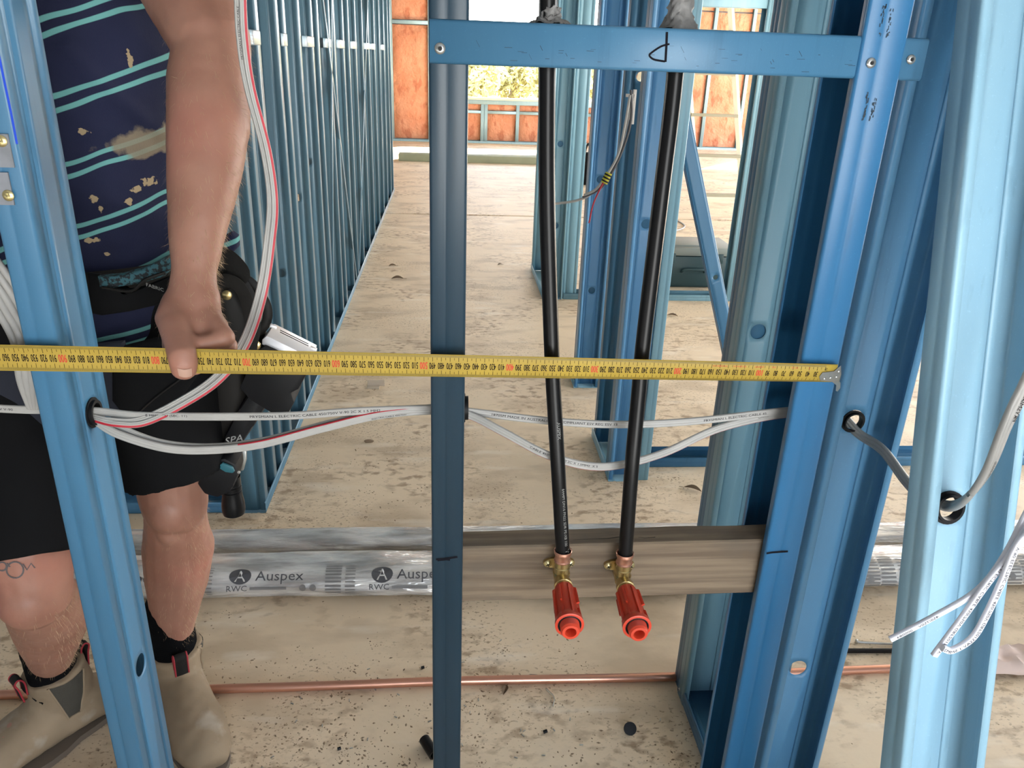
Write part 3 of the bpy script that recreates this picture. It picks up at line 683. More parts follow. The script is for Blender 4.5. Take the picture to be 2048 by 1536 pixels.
mb = MB(); nx, nv = 70, 8; xa, xb = Lt_.x - .16, Rt_.x
vs = [tpt(xa + (xb - xa) * i / nx, j / nv) for i in range(nx + 1) for j in range(nv + 1)]
mb.add(vs, [(i * (nv + 1) + j, i * (nv + 1) + j + 1, (i + 1) * (nv + 1) + j + 1, (i + 1) * (nv + 1) + j) for i in range(nx) for j in range(nv)])
bl = mb.build('blade', YEL, tape, smooth=60); solid(bl, .0003, 0)
mk, mr, mh = MB(), MB(), MB(); OFF = .0004
def tline(m, x, v0, v1, wd):
    m.add([tpt(x - wd, v0, OFF), tpt(x + wd, v0, OFF), tpt(x + wd, v1, OFF), tpt(x - wd, v1, OFF)], [(0, 1, 2, 3)])
for mm in range(20, 1140):
    x = smark(mm)
    if x < xa + .001: break
    if mm % 10 == 0: tline(mk, x, .12, .30, .00022); tline(mk, x, .70, .88, .00022)
    elif mm % 5 == 0: tline(mk, x, .14, .24, .00018); tline(mk, x, .76, .86, .00018)
    tline(mh, x, .035, .13, .00030); tline(mh, x, .87, .965, .00030)
    if mm % 10 == 0 and mm >= 30:
        big = mm % 100 == 0; sz = .0135 if big else .0125; sxx = .44 if big else .39
        def fn(u, v, x=x): return tpt(x - u - .0005, .50 - v / .0300, OFF * 1.2)
        s = str(mm)
        put_text(mr if big else mk, s, sz, fn, sx=sxx, center=True)
        if not big: put_text(mk, s, sz, lambda u, v, x=x: tpt(x - u - .0005 + .0002, .50 - v / .0300, OFF * 1.2), sx=sxx, center=True)
        else: put_text(mr, s, sz, lambda u, v, x=x: tpt(x - u - .0005 + .0003, .50 - v / .0300, OFF * 1.2), sx=sxx, center=True)
for s, mm in (('www.nylon.com', 150), ('etc nylon.com', 126), ('polyamide', 102), ('matt', 84), ('CE  0.5', 58), ('II', 40)):
    put_text(mr, s, .0034, lambda u, v, x=smark(mm): tpt(x - u, .80 - v / .0300, OFF), sx=.8, center=True)
put_text(mk, '20', .0055, lambda u, v: tpt(smark(19) - u, .76 - v / .03, OFF), sx=.6, center=True)
mk.build('black_numerals', INK, tape, recalc=False, smooth=0)['kind'] = 'stuff'; mr.build('red_numerals', INKR, tape, recalc=False, smooth=0)['kind'] = 'stuff'
mh.build('edge_graduation', YELD, tape, recalc=False, smooth=0)['kind'] = 'stuff'
# hook at the end of the blade
mb = MB(); x = xb
P = [tpt(x - .020, .38, .0008), tpt(x - .018, .62, .0009), tpt(x - .004, .70, .0009), tpt(x + .003, .98, .0009), tpt(x + .006, .55, .001), tpt(x + .009, .0, .001), tpt(x - .016, .12, .0008)]
mb.prism(P, (0, -.0010, .0004))
e0 = tpt(x + .009, .0, .001); e1 = tpt(x + .003, .0, .001)
P = [e0 + Vector((-.002, -.001, .004)), e0 + Vector((.0015, -.001, 0)), e0 + Vector((.004, .0015, -.008)), e0 + Vector((.002, .0025, -.013)), e0 + Vector((-.0005, .0025, -.012)), e0 + Vector((-.002, .001, -.004)), e1 + Vector((-.003, -.001, .001))]
mb.prism(P, (0, .0012, .0))
hk = mb.build('end_hook', ZINC, tape)
for u, v in ((-.013, .30), (-.006, .36), (.001, .42), (.0015, .72)):
    mb = MB(); c = tpt(x + u, v, .0018); mb.lathe(c, (0, -1, .2), [(0, .0016), (.0006, .0016), (.0011, .001), (.0012, .0001)], 12); mb.build('rivet', ZINC, hk)

# ------------------------------------------------------------------ cables
def flat_cable(name, pts, label, w=.0105, th=.0046, red=None, txt=None, group=None, cat='cable', m=None, up=(0, 0, 1), twist=None, ridges=3):
    """flat sheathed cable: ridged ribbon swept along pts with its broad side to the camera side"""
    P = bez(pts, 10); K = len(P); F = []
    for i in range(K):
        T = (P[min(i + 1, K - 1)] - P[max(i - 1, 0)]).normalized(); U = Vector(up) if up != 'view' else T.cross(P[i] - CAM)
        U = (U - T * U.dot(T)); U = U.normalized() if U.length > 1e-4 else T.orthogonal().normalized()
        if twist:
            A = twist(i / (K - 1)); U = Matrix.Rotation(A, 3, T) @ U
        Nn = T.cross(U).normalized()
        if Nn.dot(CAM - P[i]) < 0 and not twist: Nn = -Nn
        if twist and i and Nn.dot(F[-1][2]) < 0: Nn = -Nn
        if twist and not i and Nn.dot(CAM - P[i]) < 0: Nn = -Nn
        F.append((T, U, Nn))
    prof = []; n = 18
    for k in range(n + 1):
        u = -1 + 2 * k / n; bump_ = abs(math.sin(u * PI * ridges / 2 + (PI / 2 if ridges % 2 == 0 else 0))) if ridges else 1
        prof.append((u * w / 2, th / 2 * (max(0, 1 - abs(u) ** 6)) ** .5 * (.80 + .20 * (abs(math.cos(u * PI * ridges / 2)) if ridges else 1))))
    ring = prof + [(u, -v) for u, v in prof[-2:0:-1]]; R = len(ring)
    vs = [P[i] + F[i][1] * u + F[i][2] * v for i in range(K) for u, v in ring]; mi = []
    e = empty(name, label, cat, group)
    mb = MB()
    for i in range(K - 1):
        for j in range(R):
            uu = -1 + 2 * (j + .5) / n; uu = -uu if (red and red[0] > .5 and i > K * .49) else uu; mi.append(1 if (red is not None and j < n and red[0] <= uu <= red[1] and not (red[0] > .5 and i < K * .22)) else 0)
    mb.add(vs, [(i * R + j, i * R + (j + 1) % R, (i + 1) * R + (j + 1) % R, (i + 1) * R + j) for i in range(K - 1) for j in range(R)])
    mb.mi = mi; mb.add([], []); 
    mb.add([P[0] + F[0][1] * u + F[0][2] * v for u, v in ring], [tuple(range(R))]); mb.add([P[-1] + F[-1][1] * u + F[-1][2] * v for u, v in ring], [tuple(range(R))])
    mb.build('sheath', [m or WHITEC, REDC], e, smooth=50)
    if txt:
        S = [0]
        for i in range(1, K): S.append(S[-1] + (P[i] - P[i - 1]).length)
        mbt = MB()
        for s, t0, size, v0 in txt:
            def fn(u, v, t0=t0, v0=v0):
                d = t0 * S[-1] + u; i = 0
                while i < K - 2 and S[i + 1] < d: i += 1
                t = min(1, max(0, (d - S[i]) / max(1e-6, S[i + 1] - S[i]))); q = P[i].lerp(P[i + 1], t); U = F[i][1].lerp(F[i + 1][1], t); Nn = F[i][2].lerp(F[i + 1][2], t)
                return q + U * (v0 + v) + Nn * (th / 2 + .0002)
            put_text(mbt, s, size, fn, sx=1.35)
        mbt.build('cable_print', INK, e, recalc=False, smooth=0)['kind'] = 'stuff'
    return e
def L3(pts, y): return [PY(x, yy_, y) if not isinstance(y, list) else None for x, yy_ in pts]
flat_cable('electric_cable', [PY(-80, 812, .05), PY(40, 819, .05), PY(185, 822, .048), PY(300, 832, .045), PY(560, 832, .043), PY(720, 822, .045), PY(870, 818, .046), PY(935, 823, .046), PY(1090, 841, .044), PY(1230, 849, .044), PY(1380, 843, .044), PY(1570, 822, .042), PY(1640, 822, .06)],
           'upper flat white cable running nearly straight through the stud grommets', .0108, red=None,
           txt=[('0/750V V-90', .03, .0042, -.001), ('8 MM2  CU (SEC. 11)', .20, .0042, .0005), ('PRYSMIAN L ELECTRIC CABLE 450/750V V-90 2C X 1.5 MM2', .315, .0046, -.001), ('18705M MADE IN AUSTRALIA ESV COMPLIANT ESV REG ESV 13', .59, .0044, -.0005), ('PRYSMIAN L ELECTRIC CABLE 45', .845, .0042, -.001)])
flat_cable('electric_cable', [PY(186, 838, .046), PY(235, 868, .042), PY(330, 896, .04), PY(420, 900, .04), PY(520, 889, .04), PY(640, 858, .042), PY(760, 830, .044), PY(870, 821, .047), PY(935, 829, .044), PY(1010, 866, .026), PY(1090, 908, .012), PY(1170, 931, .014), PY(1240, 930, .024), PY(1330, 905, .034), PY(1440, 856, .04), PY(1570, 828, .046), PY(1640, 836, .06)],
           'sagging flat white cable with a thin red edge, hanging in two long loops', .0115, .005, red=(.80, .96),
           txt=[('ELECTRIC CABLE 450/750V', .36, .0028, -.0035), ('CABLE 450/750V V-90 2C X 1.5MM2  X 5', .575, .0040, 0), ('CABLE 450/750V', .90, .0036, .001)])
flat_cable('electric_cable', [PY(186, 826, .054), PY(230, 850, .05), PY(320, 884, .048), PY(420, 893, .048), PY(530, 880, .048), PY(650, 848, .05), PY(770, 822, .05), PY(870, 814, .052)],
           'second sagging white cable tucked just above the red-edged loop', .0085, .0045)
up_pts = [PY(186, 838, .044), PY(230, 848, .036), PY(290, 846, .04), PY(370, 808, .05), PY(440, 760, .06), PY(494, 690, .07), PY(528, 590, .08), PY(545, 480, .09), PY(550, 400, .1), PY(536, 300, .1), PY(505, 180, .1), PY(491, 90, .1), PY(486, 0, .1), PY(484, -200, .1)]
flat_cable('electric_cable', up_pts, 'white cable with a bold red stripe curving up past the forearm', .0078, .0052, red=(-.86, -.26), ridges=2, up='view')
flat_cable('electric_cable', [p + Vector((-.0062, .003, .0035)) for p in up_pts], 'plain white cable running beside the red-striped one past the forearm', .0078, .005, up='view',
           txt=[('PRYSMIAN L ELECTRIC CABLE', .78, .0030, -.001)])
# bundle beside the worker's hip
for k, (dx, dy) in enumerate(((0, 0), (12, -8), (24, -14), (36, -22), (48, -30))):
    mb = MB(); P = bez([PY(-120 + dx, 470 + dy, .05), PY(-40 + dx, 570 + dy, .04), PY(0 + dx, 630 + dy, .03 + .002 * k), PY(30 + dx, 690 + dy, .02), PY(40 + dx, 760, .03), PY(60 + dx * .4, 815, .05)], 6)
    tag(mb.tube(P, .0042, 10).build('bundled_cable', WHITEC), ['outermost grey cable of the bundle at the worker\'s hip', 'second grey cable of the bundle at the worker\'s hip', 'middle grey cable of the bundle at the worker\'s hip', 'fourth grey cable of the bundle at the worker\'s hip', 'grey cable of the hip bundle lying closest to the blue stud'][k], 'cable', 'bundled cables at the hip')
# cable from the grommet in the perpendicular frame to the leaning stud, and on towards the camera
G2 = Vector((.562, .09, .845))
flat_cable('electric_cable', [Vector((.50, .14, .86)), Vector((.545, .115, .852)), PY(1716, 866, .085), PY(1765, 900, .04), PY(1812, 962, -.02), PY(1850, 1000, -.07), gc + Vector((-.004, .02, -.004)), gc + Vector((0, -.004, .004)), PY(1935, 995, -.17), PY(1975, 940, -.19), PY(2012, 850, -.2), PY(2048, 775, -.2), PY(2100, 660, -.2)],
           'thick white cable passing through both grommets and rising at the picture edge', .0135, .0075,
           txt=[('PRYSMIAN', .84, .0052, .001), ('1.5 MM2 CU (08/2023)', .655, .0048, -.001)], up=(.5, 0, 1))
# the three thin stripped cables
thin = [([(2130, 900), (2062, 1010), (2010, 1110), (1955, 1180), (1870, 1232), (1780, 1279)], 'thin white wire ending furthest towards the studs', [('450/750V', .80, .0042, -.001), ('000084', .91, .0042, -.001)]),
        ([(2140, 910), (2070, 1030), (2020, 1110), (1975, 1165), (1925, 1235), (1868, 1311)], 'thin white wire with its cut end pointing down', [('V-90 ELECTRIC CABLE 450/750V GRF2015SAV', .50, .0046, -.0015)]),
        ([(2150, 920), (2078, 1040), (2035, 1090), (2005, 1160), (1975, 1225), (1945, 1275), (1905, 1300), (1885, 1296)], 'thin white wire curling back under the other two', [('V-90 ELECTRIC CABLE 450/750V GRF2015SAV 1.5MM2-20', .42, .0046, -.0015)])]
for k, (pts, lab, tx) in enumerate(thin):
    P = [PY(x, y, -.26 - .006 * k) for x, y in pts]
    if k: tx = [(s, t, z, v) for s, t, z, v in tx]
    flat_cable('stripped_wire', P, lab, .0072 if k else .006, .005, txt=[(s, .47 if k == 1 else (.40 if k == 2 else t), z, v) for s, t, z, v in tx], m=WHITE2, group='stripped wires at the picture edge', ridges=0, cat='wire')
# faint grey cables in the frame beyond
cab = empty('cable_bundle', 'thin grey cables with a yellow and black tape band beyond the black pipes', 'cable')
for k, (pts, m_) in enumerate((([(1264, 190), (1256, 240), (1240, 300), (1214, 355), (1182, 388), (1150, 402), (1105, 408)], WHITEC), ([(1262, 180), (1262, 240), (1245, 300), (1218, 355), (1196, 380), (1165, 395)], INKG), ([(1260, 190), (1250, 250), (1236, 310), (1208, 358), (1190, 380), (1168, 390)], WHITEC), ([(1214, 352), (1200, 378), (1186, 410), (1178, 446)], REDC))):
    mb = MB(); mb.tube(bez([PY(x, y, 1.36 - .004 * k) for x, y in pts], 6), .0035 if k < 3 else .0022, 8).build('strand', m_, cab)
mb = MB(); a, b = PY(1218, 346, 1.352), PY(1208, 366, 1.352); mb.tube([a, a.lerp(b, .25), a.lerp(b, .5), a.lerp(b, .75), b], .010, 14); o = mb.build('tape_band', mat('yellow_band', (.45, .42, .03), .5), cab)
for t in (.2, .5, .8):
    mb = MB(); q = a.lerp(b, t); d = (b - a).normalized() * .0022; mb.tube([q - d, q + d], .0106, 14).build('black_ring', BLKRUB, o)
mb = MB()
for z0, z1, wd in ((188, 194, 14), (232, 240, 12)):
    c = PY(1260, (z0 + z1) / 2, 1.385); mb.box(c, (.011, .004, .004))
c = PY(1267, 214, 1.385); mb.box(c, (.0045, .004, .045), bev=.001); mb.box(c + Vector((-.004, -.003, -.012)), (.006, .003, .003)); mb.box(c + Vector((-.004, -.003, .012)), (.006, .003, .003))
tag(mb.build('cable_bracket', PAINTW), 'small white plastic mounting bracket on a stud beyond the pipes', 'bracket')

# ------------------------------------------------------------------ things lying on the floor
def sleeve(y, rad, x0, x1, label, seed, flat=.75):
    n = 26; K = int((x1 - x0) / .02); vs = []
    e = empty('pipe_sleeve', label, 'plastic sleeve', 'clear film sleeves of pipe on the floor')
    for i in range(K + 1):
        x = x0 + (x1 - x0) * i / K; dy = .012 * noise.noise(Vector((x * 1.2, seed, 0)))
        for j in range(n):
            A = 2 * PI * j / n; r = rad * (1 + .10 * noise.noise(Vector((x * 2.2, math.cos(A) * 2.4 + seed, math.sin(A) * 2.4))) + .05 * noise.noise(Vector((x * 14, math.cos(A) * 3 + seed, math.sin(A) * 5))))
            vs.append((x, y + dy + r * math.cos(A), max(.0008, rad * flat + r * flat * math.sin(A) * 1.02)))
    mb = MB(); mb.add(vs, [(i * n + j, i * n + (j + 1) % n, (i + 1) * n + (j + 1) % n, (i + 1) * n + j) for i in range(K) for j in range(n)] + [tuple(range(n)), tuple(K * n + j for j in range(n))])
    o = mb.build('film', FILM, e, smooth=60); return e, o
e1, f1 = sleeve(1.03, .046, -2.0, 3.2, 'clear crinkled film sleeve of pipes lying further back on the floor', 3, .62)
e2, f2 = sleeve(.855, .074, -2.1, 3.0, 'clear film sleeve of pipes printed with a maker\'s name, nearer of the two', 8, .56)
DG = bpy.context.evaluated_depsgraph_get(); DG.update()
def bvh_of(objs):
    out = []
    for o in objs:
        me = o.data; mw = o.matrix_world
        out.append(BVHTree.FromPolygons([mw @ v.co for v in me.vertices], [tuple(p.vertices) for p in me.polygons]))
    return out
bt2 = bvh_of([f2])
def onto(bts, px, py, off=.0012):
    d = _ray(px, py).normalized(); best = None
    for b in bts:
        h = b.ray_cast(CAM, d, 60)
        if h[0] is not None and (best is None or h[3] < best[1]): best = (h[0], h[3])
    return best[0] - d * off if best else None
# printing is laid out on the floor-facing film in metres: u along x, v up the film's front
def film_pt(u, v):
    A = PI + v / .060 + .09; q = onto_dir(bt2[0], Vector((u, .855, .036)), Vector((0, math.cos(A), -math.sin(A)))); return q
def onto_dir(b, o_, d):
    d = d.normalized(); h = b.ray_cast(o_, d, .3)
    return (h[0] + d * .0024) if h[0] is not None else o_ + d * .06
pk, pl_, pw = MB(), MB(), MB(); FO = .03
def film_block(mb, u0, u1, v0, v1, nu=4):
    for i in range(nu):
        a_, b_ = u0 + (u1 - u0) * i / nu, u0 + (u1 - u0) * (i + 1) / nu
        mb.add([film_pt(a_, v0), film_pt(b_, v0), film_pt(b_, v1), film_pt(a_, v1)], [(0, 1, 2, 3)])
def film_disc(mb, cu, cv, ru, rv, n=24):
    mb.add([film_pt(cu, cv)] + [film_pt(cu + ru * math.cos(2 * PI * k / n), cv + rv * math.sin(2 * PI * k / n)) for k in range(n)], [(0, 1 + k, 1 + (k + 1) % n) for k in range(n)])
def film_text(mb, s, u0, v0, size, sx=1.1):
    put_text(mb, s, size, lambda u, v: film_pt(u0 + u, v0 + v), sx=sx)
u_ = -1.62 + FO
while u_ < 2.7:
    film_disc(pk, u_ + .015, .036, .027, .020)
    n0 = len(pk.v)
    mbA = pw; s = .028
    put_text(mbA, 'A', .040, lambda u, v: film_pt(u_ + .015 + u, .036 + v) + Vector((0, -.0008, .0006)), sx=1.0, center=True)
    film_text(pk, 'Auspex', u_ + .052, .024, .034, 1.15)
    film_text(pk, 'RWC', u_ - .018, .002, .017, 1.3)
    film_block(pl_, u_ + .040, u_ + .130, .004, .010)
    for kx in (.17, .195): film_disc(pl_, u_ + kx, .007, .0085, .0075, 14)
    for r in range(9): film_block(pl_, u_ + .225, u_ + .265, .060 - r * .0085, .0635 - r * .0085, 2); film_block(pl_, u_ + .275, u_ + .30, .060 - r * .0085, .0625 - r * .0085, 1)
    if u_ > .7:
        for r in range(11): film_block(pl_, u_ + .12, u_ + .22, .066 - r * .0075, .069 - r * .0075, 3)
    u_ += .352 if u_ < .5 else .40
o = pk.build('sleeve_print', INKG, e2, recalc=False, smooth=0); o['label'] = 'dark grey printed logo and name'; o['kind'] = 'stuff'
pl_.build('small_print', mat('faint_print', (.17, .165, .16), .5), e2, recalc=False, smooth=0)['kind'] = 'stuff'
pw.build('logo_letter', mat('logo_gap', (.50, .49, .47), .4), e2, recalc=False, smooth=0)['kind'] = 'stuff'

mb = MB(); P = [(-2.2, .497, .0105), (-.5, .494, .0105), (.02, .499, .0105), (.53, .494, .0105), (1.3, .504, .0105), (2.4, .51, .0105)]
tag(mb.tube(bez(P, 6), .0098, 20).build('copper_pipe', COPPER), 'bright copper pipe lying along the floor', 'pipe')
mb = MB(); P = [(.86, .571, .0062), (1.4, .556, .0062), (2.2, .55, .0062)]; tag(mb.tube(bez(P, 5), .0058, 14).build('black_tube', BLACKP), 'thin black tube on the floor behind the copper pipe', 'tube')
mb = MB(); mb.tube(bez([(1.0, .60, .004), (1.05, .592, .005), (1.12, .588, .004)], 4), .0028, 8); mb.lathe((1.0, .60, .005), (-1, .2, 0), [(0, .005), (.004, .006), (.006, .003)], 12); tag(mb.build('screw_bolt', ZINC), 'small silver bolt lying by the thin black tube', 'bolt')
# crumpled pale rag over the copper pipe at the edge
mb = MB(); n, m_ = 14, 8; vs = []
for i in range(n + 1):
    for j in range(m_ + 1):
        u = i / n; v = j / m_; x = 1.24 + .22 * u; y = .47 + .09 * v
        z = .02 + .012 * math.sin(v * PI) + .016 * noise.noise(Vector((u * 4, v * 4, 3))) + (.006 if i % 3 == 0 else 0)
        vs.append((x + .01 * noise.noise(Vector((u * 5, v * 5, 9))), y + .01 * noise.noise(Vector((u * 6, v * 3, 19))), max(.002, z if 0 < j < m_ else .004 + z * .4)))
mb.add(vs, [(i * (m_ + 1) + j, i * (m_ + 1) + j + 1, (i + 1) * (m_ + 1) + j + 1, (i + 1) * (m_ + 1) + j) for i in range(n) for j in range(m_)])
o = mb.build('crumpled_rag', mat('pale_pink_rag', (.62, .48, .42), .8)); solid(o, .002); tag(o, 'crumpled pale pink scrap lying over the copper pipe', 'rag')

# pin with black head
c = PZ(1260, 1457, .012); e = empty('black_headed_pin', 'black round-headed masonry pin lying on the slab', 'pin')
mb = MB(); ax = Vector((-.05, -.55, .45)).normalized(); mb.lathe(c, ax, [(0, .012), (.002, .0135), (.004, .0128), (.0045, .0001)], 24); mb.build('head', BLKRUB, e)
mb = MB(); mb.lathe(c, -ax, [(-.001, .0045), (.012, .0045), (.014, .006), (.020, .006), (.021, .0001)], 14); mb.build('shank', ZINC, e)
c = PZ(858, 1494, .010); mb = MB(); mb.lathe(c + Vector((-.01, .018, .002)), (.45, -.85, 0), [(0, .0112), (.045, .0112), (.045, .008), (.01, .008)], 20, cap=False); tag(mb.build('pipe_offcut', BLACKP), 'short black pipe offcut on the slab against the middle stud', 'pipe offcut')
for px, py, s, lab in ((845, 1335, .0032, 'tiny black plastic bit on the slab behind the copper pipe'), (678, 1497, .003, 'tiny black plastic bit near the worker\'s boot'), (1090, 1463, .0036, 'tiny dark chip on the slab between the pipes and the middle stud')):
    mb = MB(); c = PZ(px, py, s); mb.lathe(c, (1, .3, .1), [(-s, s * .8), (-s, s), (s * 1.3, s), (s * 1.3, s * .5)], 10); tag(mb.build('plastic_chip', BLACKP), lab, 'chip', 'small dark chips')
def leaf(px, py, s, ang, lab):
    c = PZ(px, py, .001); mb = MB(); vs = []; n = 8; d = Vector((math.cos(ang), math.sin(ang), 0)); b = Vector((-d.y, d.x, 0))
    for i in range(n + 1):
        t = i / n; wv = .22 * s * math.sin(PI * t) ** .8; z = .003 + .010 * math.sin(PI * t) * (s / .06)
        p = c + d * (t - .5) * s; vs += [p + b * wv + Vector((0, 0, z * 1.2)), p + Vector((0, 0, z * .4 + .001)), p - b * wv + Vector((0, 0, z))]
    for i in range(n): mb.add([], []); 
    mb.add(vs, [(3 * i, 3 * i + 1, 3 * i + 4, 3 * i + 3) for i in range(n)] + [(3 * i + 1, 3 * i + 2, 3 * i + 5, 3 * i + 4) for i in range(n)])
    mb.tube([c + d * s * .5 + Vector((0, 0, .002)), c + d * s * .75 + Vector((0, 0, .001))], .0008, 6)
    o = mb.build('dry_leaf', LEAFB); tag(o, lab, 'leaf', 'dry leaves on the slab')
leaf(1385, 980, .060, 2.6, 'dry curled leaf on the slab just short of the back room frame')
leaf(795, 558, .075, .1, 'dry leaf lying in the corridor beside the middle stud')
leaf(1000, 530, .04, .6, 'small dry sliver of leaf in the corridor close to the black pipe')
leaf(785, 532, .05, .3, 'small twig-like leaf further up the corridor by the stud')
leaf(1010, 1382, .03, 1.2, 'tiny dry leaf scrap touching the copper pipe')
leaf(1345, 632, .06, 2.8, 'dry leaf by the corner of the far room frame')
mb = MB(); P = bez([PZ(1060, 1350, .004), PZ(1078, 1352, .008), PZ(1081, 1362, .004)], 4); mb.tube(P, [(.003, .001)] * len(P), 8); P = bez([PZ(1092, 1378, .003), PZ(1108, 1395, .006), PZ(1106, 1412, .003)], 4); mb.tube(P, [(.004, .001)] * len(P), 8)
tag(mb.build('clear_plastic_scrap', GLASS), 'curled clear plastic scrap under the copper pipe', 'scrap')
mb = MB(); c = PZ(752, 766, .012); mb.box(c + Vector((0, 0, .0)), (.035, .004, .012), rot=Matrix.Rotation(.05, 3, 'Z')); mb.box(c + Vector((-.01, -.02, -.010)), (.025, .018, .0015)); tag(mb.build('timber_offcut', mat('pale_offcut', (.5, .42, .33), .7), smooth=0), 'small pale offcut standing on the slab below the tape', 'offcut')
c = PZ(738, 882, .004); mb = MB(); mb.ball(c, (.018, .008, .006), 10, 6); tag(mb.build('dirt_clod', RUBBLE), 'small dark clod on the slab near the sagging cable', 'clod')
# crumbs and swarf: nobody could count them
mb = MB(); R = random.Random(11)
def crumb(x, y, s):
    h = s * R.uniform(.3, .7); A = R.uniform(0, 6.3); l = s * R.uniform(1, 2.2); d = Vector((math.cos(A), math.sin(A), 0)); b = Vector((-d.y, d.x, 0)); c = Vector((x, y, 0))
    mb.add([c + d * l, c + b * s, c - d * l, c - b * s, c + Vector((0, 0, h))], [(0, 1, 4), (1, 2, 4), (2, 3, 4), (3, 0, 4)])
clus = [(PZ(px, py), r, n) for px, py, r, n in ((640, 850, .16, 260), (650, 960, .2, 420), (700, 780, .12, 150), (560, 1110, .25, 200), (800, 1040, .3, 300), (600, 1420, .25, 500), (760, 1480, .2, 500), (1000, 1420, .25, 500), (560, 1330, .3, 500), (900, 1400, .2, 350), (1300, 1530, .06, 120), (1350, 960, .12, 120), (730, 560, .25, 120), (1000, 650, .5, 150), (1010, 1500, .2, 350), (480, 1480, .15, 200), (760, 1250, .4, 250), (1330, 1500, .1, 160), (700, 1020, .3, 350))]
for c, r, n in clus:
    for q in range(max(3, n // 22)):
        sx_, sy_, sr = c.x + R.gauss(0, r), c.y + R.gauss(0, r * .5), R.choice((.008, .015, .03, .05)); lx = R.uniform(1, 3)
        for k in range(14): crumb(sx_ + R.gauss(0, sr * lx), sy_ + R.gauss(0, sr), R.choice((.0005, .0007, .0009, .0012, .0016, .0024)))
for k in range(350): crumb(R.uniform(-1.5, 2.2), R.uniform(.1, 4.5), R.uniform(.0005, .0018))
tag(mb.build('dirt_crumbs', RUBBLE, smooth=0, recalc=False), 'scattered crumbs of dirt and swarf on the slab', 'dirt', kind='stuff')
mb = MB()
for k in range(60):
    c, r, n = clus[R.choice((5, 6, 7, 8, 9, 14, 15))]; x, y = c.x + R.gauss(0, r), c.y + R.gauss(0, r * .5); A = R.uniform(0, 6.3)
    mb.box((x, y, .0012), (.0035, .0009, .0008), rot=Matrix.Rotation(A, 3, 'Z'))
tag(mb.build('metal_swarf', ZINC, smooth=0), 'tiny shiny metal shavings on the slab', 'swarf', kind='stuff')

# ------------------------------------------------------------------ the rooms beyond
a = PZ(806, 326, 0); mb = MB(); mb.box((.55, 9.68, .045), (1.2, .12, .044), bev=.006); tag(mb.build('floor_beam', GREYB), 'long olive beam lying on the floor at the corridor\'s sunny end', 'beam')
tbx = empty('toolbox', 'dark green plastic toolbox on the floor of the far room', 'toolbox')
c = Vector((1.50, 3.95, 0))
mb = MB(); mb.box(c + Vector((0, 0, .10)), (.25, .16, .098), bev=.012); mb.build('body', DGREEN, tbx)
mb = MB(); mb.box(c + Vector((0, 0, .225)), (.255, .165, .026), bev=.01); mb.box(c + Vector((-.06, -.02, .255)), (.13, .11, .006), bev=.003); mb.build('lid', mat('grey_green_lid', (.20, .22, .20), .5), tbx)
for dx in (-.15, .15): mb = MB(); mb.box(c + Vector((dx, -.166, .185)), (.03, .008, .03), bev=.003); mb.build('latch', DGREEN, tbx)
mb = MB(); mb.tube(bez([c + Vector((-.07, -.17, .10)), c + Vector((-.06, -.19, .12)), c + Vector((.06, -.19, .12)), c + Vector((.07, -.17, .10))], 5), .008, 8); mb.build('handle', DGREEN, tbx)
mb = MB()
P = bez([(1.7, 5.6, .006), (1.45, 5.9, .006), (1.55, 6.3, .006), (1.9, 6.2, .006), (2.0, 5.7, .006), (1.7, 5.4, .006), (1.5, 5.7, .006)], 6); tag(mb.tube(P, .006, 8).build('floor_cord', WHITEC), 'pale cord coiled on the floor of the far room', 'cord')
# step ladder in the far room
ld = empty('step_ladder', 'pale step ladder standing in the far room', 'ladder')
for a_, b_ in (((2.20, 6.0, 0), (1.85, 6.3, 2.2)), ((2.62, 6.0, 0), (2.25, 6.3, 2.2)), ((1.55, 6.9, 0), (1.85, 6.35, 2.2))):
    A, B = Vector(a_), Vector(b_); mb = MB(); mb.tube([A + Vector((0, 0, .02)), B], [(.032, .014), (.032, .014)], 4, side=(1, .2, 0)); mb.build('stile', CREAM, ld, smooth=0)
for k in range(6):
    t = .1 + .15 * k; A = Vector((2.20, 6.0, 0)).lerp(Vector((1.85, 6.3, 2.2)), t); B = Vector((2.62, 6.0, 0)).lerp(Vector((2.25, 6.3, 2.2)), t); mb = MB(); mb.box((A + B) / 2, ((B - A).length / 2, .03, .012)); mb.build('tread', mat('ladder_tread', (.3, .28, .2), .6) if k == 0 else bpy.data.materials['ladder_tread'], ld, smooth=0)
# dark vacuum-like tool case in the corridor room
mb = MB(); c = PZ(1166, 372, 0); e = empty('tool_bag', 'black bag on the floor seen between the pale studs', 'bag')
mb.box((c.x + .06, c.y + .15, .17), (.13, .1, .168), bev=.04); mb.build('body', BLKCL, e, smooth=60)
mb = MB(); mb.tube(bez([(c.x, c.y + .05, .33), (c.x + .03, c.y + .06, .43), (c.x + .1, c.y + .06, .43), (c.x + .13, c.y + .05, .33)], 5), .012, 8); mb.build('handle', BLKCL2, e)
mb = MB(); mb.box((2.45, 8.6, .55), (.33, .02, .5), bev=.005); mb.box((2.45, 8.75, .02), (.3, .2, .018)); tag(mb.build('blue_board', mat('blue_sheet', (.02, .10, .30), .5)), 'blue sheet board standing on the floor in the sunny far room', 'board')

